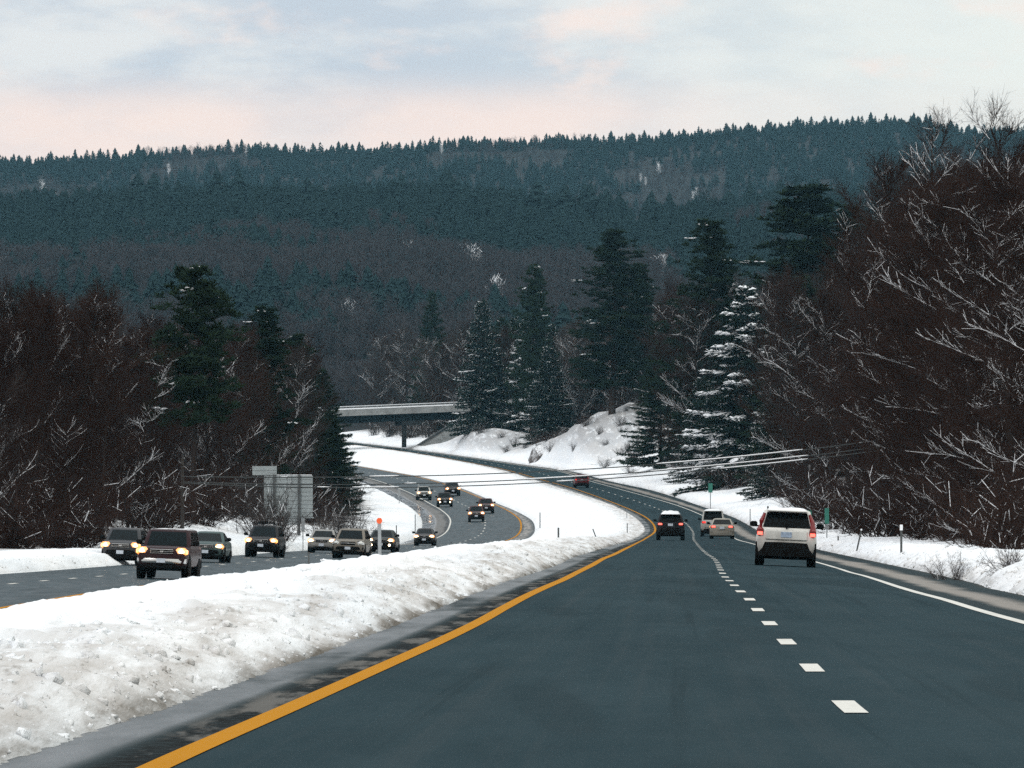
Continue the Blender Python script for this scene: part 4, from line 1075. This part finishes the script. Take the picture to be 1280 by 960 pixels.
    m.box((0, y1 + .03, zl + .0), (.13, .034, .07), .015)
    m.build('grille_bar', M['chrome'], gr)
    bm_ = M['black_plastic'] if bumper == 'black' else (M['chrome'] if bumper == 'chrome' else mat)
    def bump(nm, ys, sgn, mat_, z0, z1, wd=.94, lipm=None):
        rings = []
        for q in (-1, -.8, -.4, 0, .4, .8, 1):
            yb = ys + sgn * (.10 - .20 * abs(q) ** 3); x = q * h * wd
            rings.append([(x, yb - sgn * .16, z0), (x, yb, z0 + .02), (x, yb + sgn * .02, (z0 + z1) / 2), (x, yb, z1 - .02), (x, yb - sgn * .16, z1)])
        m = MB(); m.loft(rings); return m.build(nm, mat_, o, True, 50)
    bump('front_bumper', y1 - .02, 1, bm_, clear + .16, clear + .38 if bumper != 'chrome' else clear + .36)
    bump('front_valance', y1 - .06, 1, M['black_plastic'], clear - .03, clear + .157, .9)
    m = MB(); m.box((0, y1 + .125, clear + .27), (.31, .02, .155), .008); m.build('number_plate', M['plate'], o)
    # rear end
    tm = M['tail_bright'] if brake else M['tail']
    ztl = belt - .12
    if tall_tail:
        for sx in (-1, 1):
            m = MB(); m.box((sx * h * .86, y0 + .02, belt - .10), (h * .23, .14, .25), .05); tl = m.build('tail_light', M['tail_dark'], o)
            m = MB(); m.box((sx * h * .86, y0 - .058, belt - .15), (h * .17, .03, .10), .02); m.build('lamp', tm, tl)
            a = Vector((sx * h * .865, y0 + .13, belt - .02)); b_ = Vector((sx * h * .735, yr1 - .05, H - .16))
            m = MB(); m.tube([a, (a + b_) / 2 + Vector((sx * .03, -.035, 0)), b_], [.10, .075, .045], 8); m.build('pillar_lamp', M['tail_dark'], o)
    else:
        for sx in (-1, 1):
            ww = h * .36 if kind != 'sedan' else h * .42
            m = MB(); m.box((sx * (h * .93 - ww / 2), y0 + .03, ztl), (ww, .15, .17), .04); tl = m.build('tail_light', M['tail_dark'], o)
            m = MB(); m.box((sx * (h * .90 - ww / 2), y0 - .050, ztl), (ww * .72, .03, .11), .02); m.build('lamp', tm, tl)
    lb = low_black
    bump('rear_bumper', y0 + .02, -1, M['black_plastic'] if bumper in ('black', 'chrome') else mat, clear - .02, clear + .30 + lb, .99)
    m = MB(); m.box((0, y0 - .005 - (.03 if kind != 'sedan' else .05), belt - .17 if kind != 'sedan' else belt - .2), (.33, .05, .17), .008); m.build('number_plate', M[plate], o)
    if kind in ('suv', 'van', 'truck'):
        m = MB(); m.box((0, y0 - .012, (clear + .34 + lb + belt - .02) / 2), (h * 1.38, .06, belt - .05 - (clear + .34 + lb)), .03); m.build('tailgate', mat, o)
        m = MB(); m.box((0, yr1 - .13, H - .06), (ht * 1.75, .34, .045), .02); m.build('spoiler', mat, o)
        m = MB(); m.box((0, yr0 - .05, belt + .06), (.05, .05, .12), .01); m.box((.1, yr0 - .02, belt + .13), (.3, .03, .025)); m.build('wiper', M['black_plastic'], o)
    m = MB(); m.box((0, 0, clear - .03), (W * .74, L * .9, .12)); m.build('underbody', M['black_plastic'], o)
    if rack:
        for sx in (-1, 1):
            m = MB(); m.tube([(sx * (ht - .09), yr1 + .2, H - .02), (sx * (ht - .09), yr1 + .35, H + .05), (sx * (ht - .09), yf1 - .4, H + .05), (sx * (ht - .09), yf1 - .25, H - .02)], .022, 6); m.build('roof_rail', M['black_plastic'], o)
    if cargo:
        m = MB()
        for yy in (-.8, .1): m.box((0, yy, H + .09), (ht * 1.8, .06, .04))
        for k in range(5): m.box((-ht * .6 + k * ht * .3, -.35, H + .14), (.04, 1.1, .035))
        m.box((0, .2, H + .18), (ht * 1.25, .03, .04)); m.build('roof_basket', M['black_plastic'], o)
    if roof_snow:
        m = MB(); lumpy(m, -ht + .06, ht - .06, yr1 + .04, yf1 - .1, H - .025, roof_snow, len(label)); m.build('roof_snow', M['snow'], o)
    return o

def place(p, y, d, road_fn, off=0):
    """on the road at column p, distance d"""
    X = px(p, d); return X
def heading(f, d): return -math.atan2(float(f(d + 12) - f(d - 12)), 24.0)
GA = 'cars driving away'; GO = 'oncoming cars with headlights on'
def away(name, label, cat, p, d, yaw=0, **k):
    L = k.get('L', 4.6); dd = d + L / 2; X = px(p, d) + (float(M_D(dd) - M_D(d)))
    t = float(M_t(dd)); car(name, label, cat, GA, (X, dd, float(mz_at(dd, X)) + .008), heading(M_D, dd) + yaw, roll=math.atan(t), **k)
def onc(name, label, cat, p, d, yaw=0, **k):
    L = k.get('L', 4.6); dd = d + L / 2; X = px(p, d) + float(O_D(dd) - O_D(d))
    t = float(O_t(dd)); car(name, label, cat, GO, (X, dd, float(oz_at(dd, X)) + .008), math.pi + heading(O_D, dd) + yaw, roll=-math.atan(t), **k)

away('station_wagon', 'white dirty wagon with snowy roof and red tail lights nearest in the right lane', 'car', 982.5, 226, yaw=-.014, L=4.8, W=1.86, H=1.74, belt=1.13, clear=.30, mat=paint('white', (.60, .60, .57), .62, 0), tall_tail=True, roof_snow=.07, rack=True, plate='plate_blue', low_black=.14, brake=True, wheel=.37)
away('sport_utility_vehicle', 'black car with a snow mound on its roof in the left lane ahead', 'car', 838, 490, L=4.5, W=1.88, H=1.74, belt=1.18, clear=.34, mat=paint('black', (.010, .010, .012), .1), roof_snow=.20, brake=True, low_black=.1)
away('minivan', 'silver van with snow covered roof behind the pale sedan in the right lane', 'van', 891, 545, L=4.7, W=1.80, H=1.92, belt=1.15, clear=.28, kind='van', mat=paint('silver', (.36, .36, .34), .5), roof_snow=.10)
away('sedan', 'pale sedan with red tail lights following the silver van', 'car', 902.5, 515, L=4.6, W=1.72, H=1.42, belt=.96, clear=.24, kind='sedan', mat=paint('champagne', (.30, .29, .25), .5), wheel=.32, bumper='body', brake=True)
away('sport_utility_vehicle', 'small dark red car far ahead near the power lines', 'car', 727.5, 935, L=4.4, W=1.80, H=1.68, belt=1.1, clear=.3, mat=paint('darkred', (.09, .008, .012), .2), roof_snow=0, tall_tail=True)
onc('sport_utility_vehicle', 'dark red truck like car with chrome bumper, nearest of the oncoming traffic', 'car', 205, 266, yaw=-.05, L=4.8, W=1.88, H=1.80, belt=1.18, clear=.40, kind='truck', mat=paint('maroon', (.017, .003, .005), .15), hood=1.16, wheel=.40, roof_snow=.03, bumper='chrome', amber=True)
onc('sport_utility_vehicle', 'grey oncoming car leftmost, beside the left snowbank', 'car', 151, 322, yaw=-.02, L=4.6, W=1.72, H=1.60, belt=1.06, clear=.28, mat=paint('grey', (.034, .037, .042), .2), hood=1.0, amber=True)
onc('sedan', 'teal grey oncoming sedan half hidden behind the dark red one', 'car', 258, 352, yaw=-.03, L=4.6, W=1.74, H=1.46, belt=.98, clear=.24, kind='sedan', mat=paint('teal', (.045, .08, .08), .2), hood=.92, wheel=.33)
onc('sport_utility_vehicle', 'dark oncoming car carrying a roof basket', 'car', 328, 398, yaw=-.05, L=4.6, W=1.78, H=1.70, belt=1.10, clear=.36, mat=paint('charcoal', (.010, .012, .014), .2), hood=1.04, cargo=True, amber=True, wheel=.38)
onc('sedan', 'silver oncoming sedan beside the tan car', 'car', 402, 452, yaw=-.01, L=4.5, W=1.74, H=1.42, belt=.94, clear=.22, kind='sedan', mat=paint('lightsilver', (.26, .26, .25), .4), hood=.9, wheel=.32, bumper='body')
onc('sport_utility_vehicle', 'tan oncoming car with its headlights off', 'car', 437, 408, yaw=-.05, L=4.6, W=1.80, H=1.64, belt=1.06, clear=.30, mat=paint('tan', (.17, .155, .13), .4), hood=1.0, lights='off', grille='one')
onc('sedan', 'dark green oncoming sedan behind the orange topped post', 'car', 477, 478, yaw=-.04, L=4.7, W=1.78, H=1.44, belt=.96, clear=.24, kind='sedan', mat=paint('blackgreen', (.02, .03, .03), .3), hood=.92, wheel=.33, fog=True)
onc('sedan', 'small dark oncoming sedan alone at the exit of the bend', 'car', 530, 596, yaw=0, L=4.4, W=1.66, H=1.40, belt=.94, clear=.22, kind='sedan', mat=paint('darkgrey', (.04, .042, .045), .3), hood=.9, wheel=.31)
onc('sport_utility_vehicle', 'dark oncoming car lowest of the five in the distant bend', 'car', 595.5, 762, L=4.5, W=1.68, H=1.62, belt=1.04, clear=.30, mat=paint('brownred', (.05, .02, .02), .3), hood=1.0)
onc('sport_utility_vehicle', 'dark red oncoming car nearest the median in the distant bend', 'car', 608, 815, L=4.5, W=1.74, H=1.62, belt=1.04, clear=.30, mat=paint('wine', (.055, .015, .018), .3), hood=1.0)
onc('sport_utility_vehicle', 'black oncoming car with fog lamps in the middle of the distant bend', 'car', 556.5, 862, L=4.5, W=1.78, H=1.66, belt=1.04, clear=.30, mat=paint('black', (.010, .010, .012), .1), hood=1.0, fog=True)
onc('sport_utility_vehicle', 'dark grey oncoming car with amber lamps at the top of the distant bend', 'car', 566.5, 925, L=4.5, W=1.84, H=1.62, belt=1.04, clear=.30, mat=paint('charcoal', (.010, .012, .014), .2), hood=1.0, amber=True)
onc('sport_utility_vehicle', 'white oncoming car leftmost in the distant bend', 'car', 530.5, 905, L=4.5, W=1.80, H=1.66, belt=1.04, clear=.30, mat=paint('offwhite', (.45, .45, .43), .5), hood=1.0)

# ------------------------------------------------------------------ roadside furniture
def post(name, p, d, ytop, label, cat, w=.06, mat='darkpost', top=None, tilt=0, group=None, ybase=None, cap=None):
    X = px(p, d); zb_ = gz(d, X); h = pz(ytop, d) - zb_
    o = empty(name, (X, d, zb_ - .25)); o.rotation_euler = (0, tilt, 0); tag(o, label, cat, group)
    m = MB(); m.box((0, 0, (h + .25) / 2), (w, w * .55, h + .25), w * .15); m.build('post', M[mat], o)
    if cap == 'orange':
        m = MB(); m.tube([(0, -w * .35, h + .25), (0, -w * .35 - .03, h + .25)], .072, 14); m.box((0, 0, h + .2), (.09, .03, .24), .01); m.build('reflector', M['orange'], o)
    elif cap == 'white':
        m = MB(); m.box((0, 0, h + .16), (w * 1.35, w * .9, .22), .01); m.build('reflector', M['snow'], o)
    elif cap == 'snow':
        m = MB(); m.box((0, 0, h + .29), (w * 1.3, w * 1.1, .09), .03); m.build('post_snow', M['snow'], o)
    elif cap in ('green', 'grey'):
        ww, hh = top; m = MB(); m.box((0, -w * .35, h + .25 - hh / 2), (ww, .02, hh), .01); m.build('sign_panel', M['sign_green' if cap == 'green' else 'steel'], o)
    return o
post('marker_post', 475, 182, 651, 'grey marker post with orange reflector top in the median snow', 'marker post', .085, 'steel', cap='orange', tilt=-.012)
post('marker_post', 386, 205, 690, 'short dark marker post at the median edge in front of the silver oncoming sedan', 'marker post', .05)
post('marker_post', 564, 430, 677, 'tiny dark stub post beside the oncoming lanes', 'marker post', .07)
post('marker_post', 698, 312, 659.5, 'dark upright marker post in the median snow at centre', 'marker post', .075)
post('marker_post', 747, 400, 660, 'tilted thin marker post in the median snow', 'marker post', .06, tilt=-.35)
post('marker_post', 784, 560, 654, 'thin marker post near the median tip', 'marker post', .07)
post('marker_post', 783.5, 700, 636.5, 'thin pale marker post farthest along the median edge', 'marker post', .07, 'steel')
post('marker_post', 675, 720, 640.5, 'thin marker post on the white median between the two bends', 'marker post', .09)
post('marker_post', 519, 700, 643, 'thin marker post on the inner snow of the oncoming bend', 'marker post', .08)
post('marker_post', 495.5, 620, 656.5, 'thin marker post left of the lone small dark sedan', 'marker post', .08)
post('marker_post', 1126.5, 285, 656.5, 'white topped marker post in front of the right wood', 'marker post', .085, 'darkpost', cap='white')
post('marker_post', 1069, 330, 662.5, 'leaning marker post on the right snowbank', 'marker post', .07, cap='snow', tilt=.22)
post('marker_post', 1047.6, 372, 665, 'small white tipped marker post on the right bank beside the white wagon', 'marker post', .07, cap='white')
post('marker_post', 937.6, 640, 636, 'thin marker post on the right bank beyond the silver van', 'marker post', .07)
post('roadside_sign', 1033.5, 400, 635, 'narrow green sign on a post right of the white wagon', 'sign', .06, 'steel', cap='green', top=(.24, .85))
post('roadside_sign', 1012, 430, 637.5, 'green sign just peeking over the roof of the white wagon', 'sign', .06, 'steel', cap='green', top=(.26, .8))
post('roadside_sign', 888, 790, 604, 'small green sign on the snow slope at the far bend', 'sign', .09, 'steel', cap='green', top=(.45, 1.0))
post('roadside_sign', 378.8, 440, 648, 'small grey sign edge beside the big sign post', 'sign', .05, 'steel', cap='grey', top=(.21, .75))
post('roadside_sign', 499, 850, 611, 'small grey sign beside the far oncoming bend', 'sign', .08, 'steel', cap='grey', top=(.3, .9))

def big_sign():
    d = 520.; o = empty('highway_sign', (px(362, d), d, gz(d, px(362, d)))); tag(o, 'large grey back of a highway sign with a smaller tab panel by the left wood', 'sign')
    bz = o.location.z; cx = px(362, d)
    def panel(nm, p0, p1, ya, yb, n, dy=0.0):
        x0, x1 = px(p0, d) - cx, px(p1, d) - cx; za, zb2 = pz(yb, d) - bz, pz(ya, d) - bz; m = MB(); hh = (zb2 - za) / n
        for k in range(n): m.box(((x0 + x1) / 2, dy, za + (k + .5) * hh), (x1 - x0, .05, hh - .018), .008)
        return m.build(nm, M['sign_back'], o, False)
    panel('main_panel', 330, 391, 594.5, 646, 10); panel('tab_panel', 315.5, 346, 582.5, 594.2, 2, -.0); panel('lower_panel', 355, 373, 648, 656.5, 2)
    for p in (343, 374):
        m = MB(); X = px(p, d) - cx; zt_ = pz(593.5, d) - bz
        m.box((X, -.10, zt_ / 2 - .3), (.19, .14, zt_ + .6)); m.build('post', M['darkpost'], o, False)
    m = MB(); m.box((0, 0, pz(646, d) - bz - .06), (px(391, d) - px(330, d), .1, .08), .02); m.build('bottom_rail', M['sign_back'], o, False)
    m = MB(); m.box((px(368, d) - cx, 0, pz(594.2, d) - bz + .02), (px(391, d) - px(347, d), .07, .05), .02); m.build('panel_snow', M['snow'], o)
big_sign()

# power lines with their poles
dW = 430.
ends = {}
def pole(p, lab):
    X = px(p, dW); z = gz(dW, X); o = empty('utility_pole', (X, dW, z - .5)); tag(o, lab, 'utility pole', None)
    top = pz(545 if p > 640 else 585, dW) - z + 1.1
    m = MB(); m.tube([(0, 0, 0), (0, 0, top)], [.12, .09], 10); m.build('pole', M['woodpole'], o)
    m = MB(); m.box((0, 0, top - .35), (.12, 1.6, .12), .02); m.build('crossarm', M['woodpole'], o)
pole(228, 'wooden power pole hidden among the bare trees left of the sign back'); pole(1098, 'wooden power pole hidden among the snowy trees at right')
def cable(pts, dy, label, snow_spans):
    xs, ys = [np.array(q, float) for q in zip(*pts)]
    c = np.polyfit(xs, ys, 3); p = np.linspace(228, 1098, 120); y = np.polyval(c, p)
    P = [(px(a, dW), dW + dy, pz(b, dW)) for a, b in zip(p, y)]
    o = empty('power_line', P[0]); tag(o, label, 'power line', None); q0 = Vector(P[0])
    m = MB(); m.tube([Vector(q) - q0 for q in P], .034, 6); m.build('cable', M['wire'], o)
    for a, b in snow_spans:
        k = [i for i in range(120) if a <= p[i] <= b]
        if len(k) < 2: continue
        m = MB(); m.tube([Vector(P[i]) - q0 + Vector((0, 0, .042)) for i in k], [.02] + [.04] * (len(k) - 2) + [.02], 6); m.build('line_snow', M['snow_wire'], o)
cable([(343, 596.5), (380, 597), (460, 596.5), (590, 592.5), (700, 589), (818, 579.6), (939, 571), (1003.7, 562)], -.7, 'highest snow coated power line crossing above the bend', [(345, 360), (455, 505), (690, 735), (818, 1006)])
cable([(334, 605), (380, 606), (540, 604), (700, 597), (818, 589), (897, 582), (1008, 570)], 0., 'middle power line with snow along its right half', [(505, 526), (640, 770), (806, 1012)])
cable([(345, 608), (395, 610), (575, 607.5), (700, 601.2), (742, 600), (914, 585), (1012, 574)], .7, 'lowest thin power line above the bend', [(392, 416), (440, 500), (690, 722), (900, 1012)])

# ------------------------------------------------------------------ haze
def haze():
    m = bpy.data.materials.new('haze_air'); m.use_nodes = True; nt = m.node_tree
    for n in list(nt.nodes):
        if n.type == 'BSDF_PRINCIPLED': nt.nodes.remove(n)
    out = [n for n in nt.nodes if n.type == 'OUTPUT_MATERIAL'][0]
    v = nt.nodes.new('ShaderNodeVolumePrincipled'); v.inputs['Color'].default_value = (.36, .76, 1.0, 1); v.inputs['Density'].default_value = HAZE
    nt.links.new(v.outputs[0], out.inputs['Volume'])
    mb = MB(); mb.box((0, 2550, 140), (2600, 5400, 300)); o = mb.build('haze', m, None, False); tag(o, 'thin blue winter haze over the whole valley', 'haze', kind='stuff')
HAZE = 3.2e-5
haze()

# ------------------------------------------------------------------ sky, sun, camera
SUN_EL, SUN_AZ = R_(32), R_(215)        # azimuth clockwise from +Y: behind the camera on its left
def world():
    w = bpy.data.worlds.new('World'); scene.world = w; w.use_nodes = True; nt = w.node_tree; g = NG(nt)
    bg = nt.nodes['Background']; bg.inputs['Strength'].default_value = .1
    sky = g.n('ShaderNodeTexSky', sky_type='NISHITA'); sky.sun_disc = False; sky.sun_elevation = SUN_EL; sky.sun_rotation = SUN_AZ; sky.air_density = 1.2; sky.dust_density = 2.5
    tc = g.n('ShaderNodeTexCoord').outputs['Generated']
    sp = g.n('ShaderNodeSeparateXYZ'); g.l(tc, sp.inputs[0]); z = sp.outputs[2]
    mp = g.mapping(tc, (1, 1, 3.2))
    n1 = g.noise(mp, 24, 6, .6); n2 = g.noise(mp, 9, 3, .5); n3 = g.noise(g.mapping(tc, (1, 1, 2.2)), 48, 5, .55)
    x = sp.outputs[0]
    # grey-blue cloud deck with paler breaks, warmest low down
    deck = g.mix(g.rng(n1, .40, .62), (5.6, 6.15, 6.9), (7.9, 7.9, 7.9))
    rightness = g.rng(x, -.02, .08)
    deck = g.mix(g.math('MULTIPLY', rightness, .8), deck, (8.6, 8.8, 8.2))
    lowband = g.math('MULTIPLY', g.math('MULTIPLY', g.rng(z, .0605, .0530), g.rng(x, .05, .0, .3, 1)), g.rng(n3, .3, .6, .6, 1))
    pink = g.math('MULTIPLY', g.math('MAXIMUM', lowband, g.math('MULTIPLY', g.rng(n3, .50, .70), .85)), g.rng(n2, .32, .55, .55, 1))
    cl = g.mix(g.math('MULTIPLY', pink, .9), deck, (9.9, 8.0, 7.2))
    up = g.rng(z, .1, .9, 1.0, 1.7, False)
    sc = g.n('ShaderNodeVectorMath', operation='SCALE'); g.l(cl, sc.inputs[0]); g.l(up, sc.inputs['Scale'])
    g.l(g.mix(.95, sky.outputs[0], sc.outputs[0]), bg.inputs['Color'])
world()
sun = bpy.data.lights.new('sun', 'SUN'); sun.energy = .9; sun.angle = R_(20); sun.color = (1, .95, .88)
so = bpy.data.objects.new('sun', sun); link(so)
dv = Vector((math.sin(SUN_AZ) * math.cos(SUN_EL), math.cos(SUN_AZ) * math.cos(SUN_EL), math.sin(SUN_EL)))
so.rotation_euler = dv.to_track_quat('Z', 'Y').to_euler(); so.location = (0, 0, 60)

cam = bpy.data.cameras.new('camera'); co = bpy.data.objects.new('camera', cam); link(co)
cam.sensor_width = 36; cam.sensor_fit = 'HORIZONTAL'; cam.lens = F / 1280 * 36; cam.clip_start = .5; cam.clip_end = 20000
co.location = (0, 0, CH); co.rotation_euler = (R_(90) + math.atan(160 / F), 0, 0)
scene.camera = co
scene.view_settings.view_transform = 'Standard'; scene.view_settings.look = 'None'; scene.view_settings.gamma = 1; scene.view_settings.exposure = .15
scene.render.engine = 'CYCLES'
scene.cycles.use_denoising = False
scene.cycles.max_bounces = 5; scene.cycles.diffuse_bounces = 2; scene.cycles.glossy_bounces = 2; scene.cycles.volume_bounces = 0
scene.cycles.sample_clamp_indirect = 1.5
print('COUNTS', COUNT)
